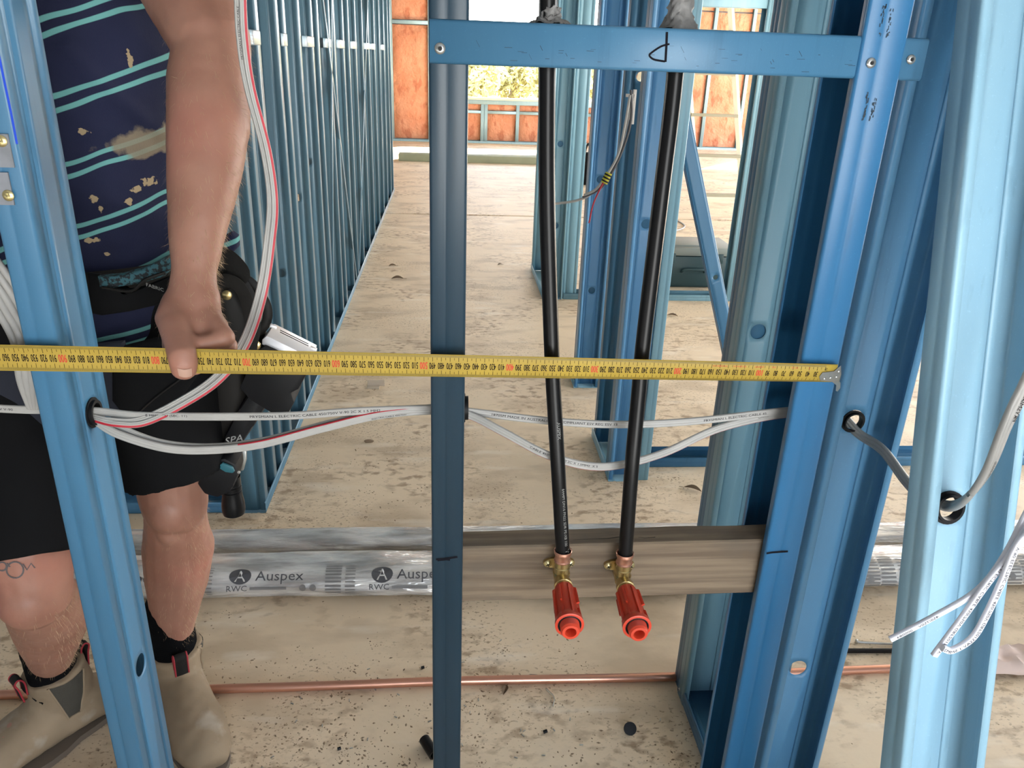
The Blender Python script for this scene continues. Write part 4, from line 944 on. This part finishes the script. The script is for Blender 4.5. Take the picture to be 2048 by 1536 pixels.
# ------------------------------------------------------------------ the worker
def remeshed(mb, name, m, parent, voxel, it=4, disp=None, fac=.5):
    o = mb.build(name, m, None, smooth=0)
    r = o.modifiers.new('r', 'REMESH'); r.mode = 'VOXEL'; r.voxel_size = voxel; r.use_smooth_shade = True
    if it: s = o.modifiers.new('s', 'SMOOTH'); s.iterations = it; s.factor = fac
    dg = bpy.context.evaluated_depsgraph_get(); dg.update()
    me = bpy.data.meshes.new_from_object(o.evaluated_get(dg)); o.modifiers.clear(); old = o.data; o.data = me; bpy.data.meshes.remove(old); me.name = name
    if not me.materials: me.materials.append(m)
    if disp:
        nn = [v.normal.copy() for v in me.vertices]
        for v, q in zip(me.vertices, nn): v.co += q * disp(v.co)
    me.polygons.foreach_set('use_smooth', [True] * len(me.polygons))
    o.parent = parent; return o
V = Vector
W_ = empty('person', 'worker in a striped navy shirt and black shorts pressing a thumb on the tape', 'person')
B = MB()
# legs
KA, AA = PY(348, 1010, .40), V((-.565, .470, .165)); KB, AB = PY(66, 1190, .205), V((-.768, .395, .18))
HA, HB = V((-.505, .425, .90)), V((-.700, .415, .90))
def leg(Hh, K, A, s):
    B.capsule([Hh, Hh.lerp(K, .5), K + V((0, .01, .07)), K + V((0, .004, 0))], [(.088, .09), (.080, .082), (.064, .064), (.058, .056)])
    back = V((0, .028, 0))
    B.capsule([K + V((0, .012, .01)), K.lerp(A, .14) + back * .45, K.lerp(A, .34) + back * 1.1, K.lerp(A, .55) + back * .8, K.lerp(A, .8) + back * .3, A + back * .1, A + V((0, .0, -.07))],
              [(.054, .052), (.055, .054), (.066, .064), (.060, .057), (.045, .045), (.036, .040), (.036, .042)], side=(1, 0, 0))
    B.ball(K + V((0, -.030, .004)), (.036, .028, .042))
    B.ball(K.lerp(A, .12) + V((0, -.030, 0)), (.020, .018, .026))
leg(HA, KA, AA, 1); leg(HB, KB, AB, -1)
for A, T in ((AA, V((.14, -.20, 0))), (AB, V((-.14, -.17, 0)))):
    B.capsule([A + V((0, 0, -.10)) - T * .15, A + V((0, 0, -.115)) + T * .35, A + V((0, 0, -.13)) + T * .8], [.034, .036, .026])
# trunk
B.capsule([V((-.60, .42, .88)), V((-.60, .415, 1.0)), V((-.59, .405, 1.2)), V((-.59, .41, 1.38)), V((-.60, .42, 1.47))], [(.155, .115), (.145, .105), (.155, .11), (.17, .115), (.12, .08)], side=(1, 0, 0))
B.capsule([V((-.42, .42, 1.485)), V((-.60, .43, 1.50)), V((-.78, .42, 1.485))], [.062, .07, .062])
B.capsule([V((-.60, .43, 1.50)), V((-.60, .40, 1.62))], [.060, .056])
# arm on the tape side: shoulder, elbow, wrist
SA = V((-.43, .42, 1.49)); EA = PY(424, 78, .235); WA = PY(386, 572, .070)
B.capsule([SA, SA.lerp(EA, .35) + V((0, 0, .004)), SA.lerp(EA, .75), EA + V((-.004, 0, 0))], [(.066, .064), (.066, .064), (.060, .056), (.049, .050)])
fo = EA.lerp(WA, .0)
B.capsule([EA + V((0, .004, .0)), EA.lerp(WA, .18), EA.lerp(WA, .36) + V((.004, 0, 0)), EA.lerp(WA, .58) + V((.003, 0, 0)), EA.lerp(WA, .80), EA.lerp(WA, .94), WA],
          [(.046, .046), (.050, .046), (.0495, .043), (.043, .037), (.033, .028), (.0265, .0215), (.0275, .021)], side=(1, 0, 0), n=24)
# hand: palm, thumb, four fingers
B.capsule([WA, PY(386, 600, .060), PY(384, 632, .050), PY(400, 668, .046)], [(.028, .021), (.032, .020), (.034, .020), (.031, .018)], side=(1, 0, 0), n=24)
B.capsule([PY(352, 605, .056), PY(347, 635, .036), PY(353, 668, .012)], [(.017, .017), (.0215, .018), (.0170, .0155)], side=(1, 0, 0))
B.capsule([PY(350, 650, .022), PY(357, 680, .000), PY(365, 712, -.0235), PY(368, 727, -.0250), PY(369, 744, -.0250)], [(.0190, .0160), (.0168, .0135), (.0163, .0115), (.0163, .0108), (.0142, .0094)], side=(1, 0, 0), n=20)
def finger(a, b, c, d, r):
    B.capsule([a, a.lerp(b, .5), b], [r * 1.12, r * 1.02, r * 1.05]); B.capsule([b, b.lerp(c, .5), c], [r * 1.04, r * .95, r * .97]); B.capsule([c, d], [r * .95, r * .82])
finger(PY(410, 622, .050), PY(450, 676, .016), PY(404, 688, .006), PY(338, 691, .0065), .0112)
finger(PY(412, 640, .062), PY(456, 694, .036), PY(400, 706, .018), PY(352, 712, .016), .0114)
finger(PY(402, 655, .070), PY(446, 706, .054), PY(396, 722, .036), PY(356, 728, .032), .0104)
finger(PY(390, 662, .078), PY(430, 716, .070), PY(392, 738, .052), PY(362, 744, .046), .0092)
B.capsule([PY(405, 625, .058), PY(432, 655, .045), PY(425, 680, .045)], [.016, .016, .014])
B.capsule([PY(372, 640, .040), PY(398, 655, .036), PY(418, 672, .030)], [.017, .016, .013])
B.capsule([PY(388, 668, .030), PY(396, 684, .018)], [.011, .010])
# the other arm, reaching to the tape outside the picture
SB = V((-.77, .42, 1.49)); EB = V((-.90, .30, 1.22)); WB_ = V((-.80, .09, 1.05))
B.capsule([SB, SB.lerp(EB, .5), EB], [.058, .053, .046]); B.capsule([EB, EB.lerp(WB_, .35), WB_], [(.046, .046), (.048, .044), (.027, .022)])
B.capsule([WB_, WB_ + V((.03, -.045, -.03)), WB_ + V((.045, -.065, -.055))], [(.026, .021), (.036, .020), (.036, .018)], side=(0, 0, 1))
for k in range(4):
    a = WB_ + V((.05 + .0 * k, -.055 + .004 * k, -.030 - .020 * k)); finger(a, a + V((.035, -.012, 0)), a + V((.030, -.038, -.002)), a + V((.004, -.036, -.002)), .0105 - .0007 * k)
B.capsule([WB_ + V((.02, -.05, -.01)), WB_ + V((.05, -.075, .006)), WB_ + V((.075, -.085, -.004))], [.015, .013, .011])
# head
B.ball((-.60, .36, 1.725), (.078, .098, .105), 24, 16); B.capsule([V((-.60, .345, 1.68)), V((-.60, .295, 1.645))], [(.058, .05), (.034, .026)], side=(1, 0, 0))
B.capsule([V((-.60, .262, 1.735)), V((-.60, .243, 1.700))], [.010, .014]); B.ball((-.60, .262, 1.757), (.052, .016, .012))
for sx in (-1, 1): B.ball((-.60 + sx * .080, .375, 1.715), (.010, .018, .032)); B.ball((-.60 + sx * .036, .285, 1.70), (.022, .018, .02))
B.ball((-.60, .262, 1.668), (.025, .010, .006)); B.ball((-.60, .264, 1.656), (.022, .010, .007))
def sdisp(c):
    return .0011 * noise.noise(c * 28) + .0005 * noise.noise(c * 90)
body = remeshed(B, 'body', SKIN, W_, .0036, 5, sdisp)
for sx in (-1, 1):
    mb = MB(); mb.ball((-.60 + sx * .032, .276, 1.722), (.014, .010, .008)); e = mb.build('eye', PAINTW, W_); mb = MB(); mb.ball((-.60 + sx * .032, .2675, 1.719), (.005, .003, .005)); mb.build('iris', INK, e)
mb = MB(); mb.ball((-.60, .372, 1.752), (.088, .105, .095), 24, 14); HRm = mat('brown_hair', (.06, .035, .02), .8, bump=(120, .5, .003)); o = remeshed(mb, 'hair', HRm, W_, .008, 2, lambda c: .004 * noise.noise(c * 40) - (.03 if c.y < .29 and c.z < 1.765 else 0))
# hairs on the forearm and hand: fine, uncountable
Rh = random.Random(5); mb = MB(); me = body.data; bb = bvh_of([body])[0]
def hairs(a, b, r, n, L0, L1, sidew):
    for k in range(n):
        t = Rh.random(); c = a.lerp(b, t); A = Rh.uniform(-PI, PI); d = V((math.cos(A), math.sin(A), Rh.uniform(-.2, .2)))
        if Rh.random() < .55: d = V((abs(d.x) + .6, d.y * .6, d.z))
        h = bb.ray_cast(c + d.normalized() * .12, -d.normalized(), .13)
        if h[0] is None: continue
        p, nn = h[0], h[1]; g = (nn * .65 + V((.1, 0, -.9)) + V((Rh.gauss(0, .25), Rh.gauss(0, .25), Rh.gauss(0, .25)))).normalized(); L_ = Rh.uniform(L0, L1)
        s = g.cross(nn).normalized() * .00016; m1 = p + g * L_ * .5 + nn * .0006
        mb.add([p + s, p - s, m1 - s * .8, m1 + s * .8, p + g * L_ - nn * .0004], [(0, 1, 2, 3), (3, 2, 4)])
hairs(EA, WA, .05, 1500, .006, .013, 1); hairs(WA, PY(395, 650, .05), .04, 300, .004, .009, 1)
hairs(KA, AA, .06, 900, .006, .012, 1); hairs(KB, AB, .06, 700, .006, .012, 1)
o = mb.build('body_hair', HAIRM, W_, smooth=0, recalc=False); o['kind'] = 'stuff'; o['label'] = 'fine light hair on the forearm and shins'
# thumbnail
def on_body(px, py, off=.0004):
    d = _ray(px, py).normalized(); h = bb.ray_cast(CAM, d, 5)
    return (h[0] - d * off) if h[0] is not None else None
mb = MB(); c = on_body(370, 737)
if c is not None:
    g = []; ok = True
    for i in range(7):
        row = []
        for j in range(7):
            u = -1 + 2 * j / 6; v = i / 6; wd = 14.5 * (1 - .10 * v); yy_ = 737 + 15 * v + (3.0 * (1 - u * u) if i == 6 else -2.5 * (1 - abs(u)) * (1 - v) * -1)
            p = on_body(369 + u * wd + 2 * v, yy_, .0010 - .0007 * abs(u) ** 3)
            if p is None: p = row[-1] if row else c
            row.append(p)
        g.append(row)
    mb.add([p for r in g for p in r], [(i * 7 + j, i * 7 + j + 1, (i + 1) * 7 + j + 1, (i + 1) * 7 + j) for i in range(6) for j in range(6)])
    mb.build('thumbnail', NAIL, W_, smooth=70)
# tattoo above the knee
mb = MB(); TAT = mat('tattoo_ink', (.10, .085, .085), .6)
def body_line(pts, wpx):
    P = [on_body(x, y, .0009) for x, y in pts]; P = [p for p in P if p is not None]
    if len(P) > 1: stroke(mb, P, wpx * .00078, -Yp)
for cx, cy, r in ((30, 1140, 17), (4, 1133, 9)):
    body_line([(cx + r * math.cos(q * PI / 9), cy + r * .95 * math.sin(q * PI / 9)) for q in range(19)], 3.2)
body_line([(46, 1128), (54, 1140), (62, 1127), (70, 1136)], 3); body_line([(14, 1126), (20, 1134)], 3)
if mb.v: mb.build('tattoo', TAT, W_, recalc=False, smooth=0)

# clothes
SH = mat('striped_shirt', (.011, .013, .032), .9, bump=(500, .35, .0012), nz=(6, .25), c2=(.016, .019, .048), spec=.2)
def stripes(n, l, k):
    sx = n.new('ShaderNodeSeparateXYZ'); l.new(k, sx.inputs[0]); no = n.new('ShaderNodeTexNoise'); no.inputs['Scale'].default_value = 5; l.new(k, no.inputs[0])
    w_ = nmath(n, l, 'SUBTRACT', sx.outputs['Z'], nmath(n, l, 'MULTIPLY', nmath(n, l, 'ADD', sx.outputs['X'], .46), .37))
    w_ = nmath(n, l, 'ADD', w_, nmath(n, l, 'MULTIPLY', nmath(n, l, 'SUBTRACT', no.outputs[0], .5), .045))
    f = nmath(n, l, 'FRACT', nmath(n, l, 'DIVIDE', nmath(n, l, 'SUBTRACT', w_, 1.245 - .087 * 7.5), .087))
    d = nmath(n, l, 'ABSOLUTE', nmath(n, l, 'SUBTRACT', f, .5))               # 0 at the pair's middle
    d2 = nmath(n, l, 'ABSOLUTE', nmath(n, l, 'SUBTRACT', d, .098))
    return nmath(n, l, 'MULTIPLY', nmath(n, l, 'SUBTRACT', .044, d2), 90, True)
addmix(SH, (.12, .31, .30), stripes)
PLAS = (.21, .17, .115)
sc = PY(270, 292, .275); addmix(SH, PLAS, lambda n, l, k: nmath(n, l, 'MULTIPLY', blob_mask(tuple(sc), (.058, .2, .022), 26, .42, 5)(n, l, k), .8))
for px, py, rx, rz in ((252, 387, .006, .005), (271, 375, .008, .007), (185, 398, .005, .005), (243, 410, .004, .005), (178, 484, .010, .004), (205, 514, .004, .003), (322, 466, .014, .003), (163, 264, .008, .004), (195, 418, .003, .006), (232, 120, .004, .010)):
    c = PY(px, py, .275); addmix(SH, (.30, .23, .14), lambda n, l, k, c=c, rx=rx, rz=rz: blob_mask(tuple(c), (rx * .95, .2, rz * .95), 130, .75, 6)(n, l, k))
S = MB()
S.capsule([V((-.585, .415, .90)), V((-.58, .41, .97)), V((-.578, .405, 1.08)), V((-.578, .40, 1.20)), V((-.58, .41, 1.36)), V((-.60, .42, 1.47)), V((-.60, .43, 1.54))],
          [(.172, .140), (.170, .138), (.172, .136), (.176, .134), (.188, .135), (.150, .10), (.075, .07)], side=(1, 0, 0), n=32)
S.capsule([V((-.42, .42, 1.49)), V((-.60, .43, 1.505)), V((-.78, .42, 1.49))], [.074, .08, .074])
S.capsule([SA, SA.lerp(EA, .42)], [.070, .066]); S.capsule([SB, SB.lerp(EB, .5)], [.070, .062])
def folds(c):
    q = c.z * .9 + (c.x + .4) * 1.1
    a = noise.noise(V((c.x * 5 - c.z * 4, c.z * 3.2 + c.x * 3.5, c.y * 4)))
    rdg = (1 - abs(noise.noise(V((c.x * 4.5 + c.z * 6, c.z * 1.6 - c.x * 2, 4.0)))) * 3.2)
    x0, z0 = c.x + .455, c.z - 1.24
    d = abs((x0 * .80 + z0 * .60) + .004 - .0) ; along = (-x0 * .60 + z0 * .80)
    crease = .009 * math.exp(-(d / .010) ** 2) * (1 if -.22 < along < .07 else 0) if c.y < .36 else 0
    return .011 * a + .008 * max(0, rdg) + crease
remeshed(S, 'striped_shirt', SH, W_, .006, 5, folds)['label'] = 'navy shirt with teal double stripes and dried plaster stains'
S = MB(); 
HEA = PY(346, 945, .37); HEB = PY(62, 1097, .232)
S.capsule([V((-.60, .42, .80)), V((-.60, .42, .88)), V((-.59, .415, .955))], [(.185, .135), (.188, .145), (.178, .145)], side=(1, 0, 0), n=32)
S.tube([HA + V((0, 0, .02)), HA.lerp(HEA, .5) + V((.002, 0, 0)), HEA.lerp(HA, .1), HEA + V((.004, 0, -.006))], [(.108, .115), (.100, .106), (.091, .092), (.0885, .090)], 28, side=(1, 0, 0))
S.tube([HB + V((0, 0, .02)), HB.lerp(HEB, .5), HEB.lerp(HB, .12), HEB + V((0, 0, -.004))], [(.112, .118), (.114, .120), (.110, .112), (.104, .108)], 28, side=(1, 0, 0))
remeshed(S, 'shorts', BLKCL, W_, .006, 3, lambda c: .007 * noise.noise(V((c.x * 7, c.y * 7, c.z * 4))) + .003 * noise.noise(c * 22))
def sock_boot(A, T, opening, name_side, gore_side):
    T = T.normalized(); Sd = V((-T.y, T.x, 0))
    mb = MB(); mb.capsule([A + V((0, 0, .075)), A + V((0, 0, .05)), A + V((0, .002, 0)), A + V((0, 0, -.05))], [(.0475, .049), (.0465, .048), (.045, .049), (.045, .05)], n=24)
    remeshed(mb, 'sock', SOCK, W_, .005, 2, lambda c: .0016 * noise.noise(c * 60))
    F0 = V((A.x, A.y, 0)) - T * .035
    S = MB()
    S.tube([V((A.x, A.y, 0)) + V((0, 0, .055)) - T * .012, V((A.x, A.y, .10)) - T * .008, V((A.x, A.y, A.z - .035)) - T * .004, V((A.x, A.y, A.z - .008))], [(.060, .044), (.057, .049), (.056, .054), (.057, .057)], 28, side=tuple(T))
    st = [(-.075, .030, .030, .030), (-.05, .045, .042, .040), (0, .062, .046, .056), (.06, .064, .047, .058), (.11, .054, .051, .048), (.16, .046, .055, .042), (.205, .042, .055, .038), (.24, .036, .046, .032), (.262, .028, .030, .022)]
    P = [F0 + T * s + V((0, 0, z)) for s, z, a, b in st]; S.tube(P, [(a, b) for s, z, a, b in st], 28, side=tuple(Sd))
    S.ball(F0 + T * .215 + V((0, 0, .036)), (.050, .050, .034)); S.ball(F0 - T * .05 + V((0, 0, .04)), (.042, .042, .04))
    bt = remeshed(S, 'work_boot', BOOTM, W_, .0055, 5, lambda c: .0035 * noise.noise(c * 18) + .0016 * noise.noise(c * 55) + (.003 * abs(noise.noise(V((c.x * 5, c.y * 5, c.z * 45)))) if .08 < c.z < .15 else 0))
    mb = MB(); n = 36; ring = []
    for k in range(n):
        q = 2 * PI * k / n; s = math.cos(q); L_ = .095 + .175 * (s * .5 + .5) if False else 0
        cx = .092; u = cx + .184 * s; wdt = (.049 if s < -.2 else .060) * (1 if s > 0 else .92)
        ring.append(F0 + T * u + Sd * (wdt * math.copysign(abs(math.sin(q)) ** .75, math.sin(q))) + V((0, 0, .0015)))
    mb.prism(ring, (0, 0, .013)); mb.build('boot_sole', SOLEM, bt, smooth=30)
    return bt, F0, T, Sd
def gore(bt, F0, T, Sd, A, sd):
    b2 = bvh_of([bt])[0]; mb = MB(); rows = []; nu, nv = 8, 10
    for i in range(nv + 1):
        v = i / nv; z = .075 + (A.z - .075 - .014) * v
        for j in range(nu + 1):
            u = -1 + 2 * j / nu; wd = .012 + .022 * v; c = V((A.x, A.y, z)) - T * .004 + T * (u * wd); h = b2.ray_cast(c + Sd * sd * .15, -Sd * sd, .2); p = h[0] + Sd * sd * .0016 if h[0] is not None else c + Sd * sd * .05; rows.append(p)
    mb.add(rows, [(i * (nu + 1) + j, i * (nu + 1) + j + 1, (i + 1) * (nu + 1) + j + 1, (i + 1) * (nu + 1) + j) for i in range(nv) for j in range(nu)]); mb.build('elastic_panel', ELAST, bt, smooth=60)
    edge = [rows[i * (nu + 1)] for i in range(nv, -1, -1)] + [rows[j] for j in range(1, nu + 1)] + [rows[i * (nu + 1) + nu] for i in range(1, nv + 1)]
    mb = MB(); mb.tube(edge, .0022, 6); mb.build('seam', BOOTM, bt)
def pull_tab(bt, c, d, nrm):
    mb = MB(); d = V(d).normalized(); b = d.cross(V((0, 0, 1))).normalized() if abs(d.z) < .9 else V((1, 0, 0)); b = V(nrm).cross(d).normalized()
    P = [c + V((0, 0, -.030)) + d * .004, c + d * .008, c + V((0, 0, .016)) + d * .012, c + V((0, 0, .022)) + d * .004, c + V((0, 0, .010)) - d * .004, c + V((0, 0, -.018)) - d * .004]; P = bez(P, 4)
    mb.tube(P, [(.013, .0016)] * len(P), 8, side=tuple(V((0, 0, 1)).cross(d))); t = mb.build('pull_tab', BLKCL2, bt)
    for s in (-1, 1):
        mb = MB(); off = V((0, 0, 1)).cross(d).normalized() * s * .0125; mb.tube([p + off for p in P], .0017, 6); mb.build('red_edging', REDTAB, t)
TA = V((.13, -.22, 0)); TB = V((-.15, -.17, 0))
r = sock_boot(AA, TA, 0, 1, 1); gore(*r, AA, 1); gore(*r, AA, -1); Tn = r[2]
pull_tab(r[0], AA + Tn * .056 + V((0, 0, -.012)), Tn, (0, 0, 1)); pull_tab(r[0], AA - Tn * .056 + V((0, 0, -.008)), -Tn, (0, 0, 1))
r[0]['label'] = 'dusty tan boot planted in front of the copper pipe'
r = sock_boot(AB, TB, 0, 1, 1); gore(*r, AB, 1); gore(*r, AB, -1); Tn = r[2]
pull_tab(r[0], AB + Tn * .058 + V((0, 0, -.012)), Tn, (0, 0, 1)); pull_tab(r[0], AB - Tn * .056 + V((0, 0, -.008)), -Tn, (0, 0, 1))
r[0]['label'] = 'dusty tan boot with its toe out of the picture'

# ------------------------------------------------------------------ tool belt, holster and the tool hanging in it
TBt = empty('tool_belt', 'scuffed black webbing tool belt with mesh back pad, buckle and pouches on the worker', 'tool belt')
mb = MB(); n = 48; P = []
for k in range(n):
    q = 2 * PI * k / n; P.append(V((-.59 + .196 * math.cos(q), .415 + .160 * math.sin(q), .955 + .030 * math.cos(q) + .008 * math.sin(3 * q))))
mb.tube(P, [(.026, .0035)] * n, 10, side=(0, 0, 1), closed=True); mb.build('belt', BLKCL2, TBt)
bb_s = PY(275, 565, .24)
def pillow(poly, y, th, seed=0, n=None):
    """soft outline panel standing at depth y: an outline in picture points pushed out to a rounded pad"""
    P = [PY(x, yy_, y) for x, yy_ in poly]; c = sum(P, V()) / len(P); mb = MB(); lv = [(1, 0), (.97, .45), (.88, .8), (.6, 1), (.25, 1.05)]; k = len(P)
    for sgn in (1, -1):
        vs = [c + (p - c) * s + V((0, -th / 2 * h * sgn, 0)) for s, h in lv for p in P] + [c + V((0, -th / 2 * 1.05 * sgn, 0))]
        fs = [(i * k + j, i * k + (j + 1) % k, (i + 1) * k + (j + 1) % k, (i + 1) * k + j) for i in range(len(lv) - 1) for j in range(k)] + [((len(lv) - 1) * k + j, (len(lv) - 1) * k + (j + 1) % k, len(lv) * k) for j in range(k)]
        mb.add(vs, fs)
    bm = bmesh.new(); 
    return mb
o = pillow([(196, 552), (240, 548), (300, 530), (345, 506), (352, 530), (330, 552), (280, 566), (225, 575), (200, 572)], .222, .020); o.build('mesh_pad', TEALMESH, TBt, smooth=60)
o = pillow([(176, 545), (200, 548), (215, 580), (270, 578), (330, 560), (352, 548), (352, 585), (330, 606), (260, 622), (205, 630), (180, 625)], .232, .022); o.build('padded_panel', BLKCL, TBt, smooth=60)
mb = MB(); mb.tube(bez([PY(205, 575, .212), PY(262, 582, .205), PY(290, 560, .205), PY(330, 545, .21)], 5), .0022, 6); mb.build('piping', LEATH, TBt)
mb = MB(); put_text(mb, 'FABRIC', .007, lambda u, v: PY(292, 572, .2085) + V((u, 0, v - .35 * u)), sx=1); mb.build('stitched_word', INKL, TBt, recalc=False, smooth=0)
o = pillow([(-90, 690), (60, 685), (150, 690), (250, 680), (262, 740), (258, 840), (242, 872), (160, 880), (60, 868), (-20, 845), (-90, 830)], .255, .030); nb = o.build('nail_bag', mat('dark_navy_canvas', (.012, .014, .024), .85, bump=(300, .3, .001)), TBt, smooth=60)
for off in (0, 10):
    mb = MB(); mb.tube(bez([PY(-80, 822 - off, .243), PY(-10, 836 - off, .243), PY(80, 860 - off, .243), PY(160, 868 - off, .243), PY(236, 860 - off, .243)], 5), .0011, 6); mb.build('hem_seam', BLKCL, nb)
o = pillow([(250, 690), (330, 670), (380, 690), (400, 745), (360, 800), (300, 830), (265, 850), (225, 800), (225, 720)], .245, .022); nb2 = o.build('front_pouch', BLKCL, TBt, smooth=60)
mb = MB(); mb.tube(bez([PY(262, 842, .232), PY(300, 805, .230), PY(345, 770, .230), PY(385, 742, .232)], 5), .0012, 6); mb.build('pouch_seam', BLKCL2, nb2)
# hip clip with metal tubes at the far side
mb = MB()
for k in range(3): a = PY(24 + 9 * k, 585 + 26 * k, .235); b = PY(32 + 9 * k, 608 + 26 * k, .235); mb = MB(); mb.tube([a, b], .0052, 12); mb.build('metal_ferrule', ZINC, TBt)
o = pillow([(-40, 520), (10, 545), (30, 590), (60, 660), (70, 690), (0, 700), (-60, 690)], .27, .05); o.build('side_pouch', BLKCL, TBt, smooth=60)
# holster on the hip behind the hand
o = pillow([(430, 520), (462, 512), (480, 545), (500, 570), (520, 600), (535, 640), (528, 690), (505, 760), (495, 830), (470, 880), (420, 890), (395, 800), (400, 700), (410, 600)], .42, .07); o.build('holster', LEATH, TBt, smooth=60)
def strap(name, pts, y, wd, th=.0024, m=LEATH):
    mb = MB(); P = bez([PY(x, yy_, y) for x, yy_ in pts], 6); mb.tube(P, [(th, wd / 2)] * len(P), 10, side=(0, -1, .2)); return mb.build(name, m, TBt)
strap('strap', [(424, 540), (450, 535), (478, 560), (500, 600), (508, 650), (500, 700), (490, 740)], .365, .022)
strap('strap', [(430, 566), (455, 560), (480, 575), (496, 610), (505, 665), (498, 720)], .345, .020, m=BLKCL2)
strap('strap', [(460, 556), (495, 560), (522, 590), (535, 620), (530, 650), (505, 672), (490, 690)], .375, .016)
strap('strap', [(420, 520), (445, 512), (470, 530), (480, 552), (440, 565)], .36, .03, m=BLKCL2)
for px, py in ((512, 690), (454, 590)):
    mb = MB(); mb.lathe(PY(px, py, .352), -Yp, [(0, .0078), (.0015, .0078), (.0028, .006), (.003, .0001)], 20); mb.build('press_stud', BRASS, TBt)
mb = MB(); mb.prism([PY(x, y, .40) for x, y in ((452, 508), (462, 506), (474, 525), (480, 548), (474, 550), (462, 528))], (0, -.004, 0)); mb.build('metal_clip', SILV, TBt)
o = pillow([(450, 470), (465, 462), (478, 472), (478, 492), (466, 505), (448, 512), (440, 495)], .38, .03); o.build('shirt_tail_bunch', SH, TBt, smooth=60)

DR = empty('cordless_drill', 'black cordless drill hanging chuck-down in the hip holster, silver battery end up', 'drill')
def slabpoly(name, poly, y, th, m, parent=DR, bev=.003):
    P = [PY(x, yy_, y) for x, yy_ in poly]; mb = MB(); mb.prism(P, (0, -th, 0))
    bm = bmesh.new(); vv = [bm.verts.new(v) for v in mb.v]
    for f in mb.f: bm.faces.new([vv[i] for i in f])
    bmesh.ops.recalc_face_normals(bm, faces=bm.faces[:])
    if bev: bmesh.ops.bevel(bm, geom=bm.edges[:], offset=bev, segments=2, affect='EDGES', profile=.6, clamp_overlap=True)
    bm.verts.index_update(); m2 = MB(); m2.add([v.co.copy() for v in bm.verts], [[v.index for v in f.verts] for f in bm.faces]); bm.free()
    return m2.build(name, m, parent, smooth=35)
slabpoly('battery', [(537, 668), (548, 662), (630, 700), (628, 716), (612, 745), (598, 752), (604, 770), (590, 796), (560, 790), (520, 765), (500, 742), (520, 700)], .43, .075, BLKRUB)
pl = slabpoly('silver_end_plate', [(540, 655), (549, 647), (634, 690), (631, 703), (626, 706), (540, 664)], .425, .062, SILV, bev=.0015)
for k in (0, 1):
    mb = MB(); a, b = PY(560, 660 + 4 * k, .3622), PY(617, 688 + 4 * k, .3622); d = (b - a); stroke(mb, [a, b], .0014, Yp); mb.build('slot', BLKRUB, pl, recalc=False, smooth=0)
for px, py in ((549, 651), (629, 696)): slabpoly('corner_catch', [(px - 7, py - 5), (px + 6, py), (px + 5, py + 6), (px - 8, py + 1)], .36, .006, SILV, pl, .0008)
slabpoly('grip', [(520, 752), (552, 762), (545, 790), (520, 830), (498, 862), (480, 890), (452, 886), (462, 850), (488, 800)], .42, .045, BLKRUB, bev=.010)
mb = MB(); put_text(mb, 'SPA', .020, lambda u, v: PY(449, 890, .352) + V((u * .95 + v * .2, 0, v * .95 + u * .25)), sx=1); mb.build('grip_lettering', INKL, DR, recalc=False, smooth=0)
mh_ = slabpoly('motor_housing', [(428, 885), (470, 880), (492, 892), (494, 915), (486, 935), (478, 948), (455, 957), (430, 950), (416, 930)], .43, .07, BLKRUB, bev=.010)
slabpoly('teal_panel', [(436, 932), (446, 924), (466, 932), (470, 941), (466, 944), (452, 942)], .358, .004, TEALC, mh_, .0008)
slabpoly('metal_belt_hook', [(486, 897), (494, 900), (494, 918), (488, 938), (483, 938), (488, 918)], .35, .006, ZINC, mh_, .001)
mb = MB(); mb.lathe(PY(478, 944, .3575), -Yp, [(0, .0026), (.002, .0026), (.0022, .001)], 12); mb.build('screw', ZINC, mh_)
mb = MB(); a = PY(461, 952, .395); prc = [(0, .0165), (.010, .0168), (.016, .0170), (.017, .0155), (.019, .0155), (.020, .0172), (.026, .0172), (.027, .0158), (.029, .0158), (.030, .0174), (.040, .0176), (.054, .0200), (.068, .0205), (.076, .0190), (.080, .0130), (.080, .006), (.070, .0055)]
mb.lathe(a, (-.02, 0, -1), prc, 28, cap=False); mb.build('chuck', BLACKP, DR)
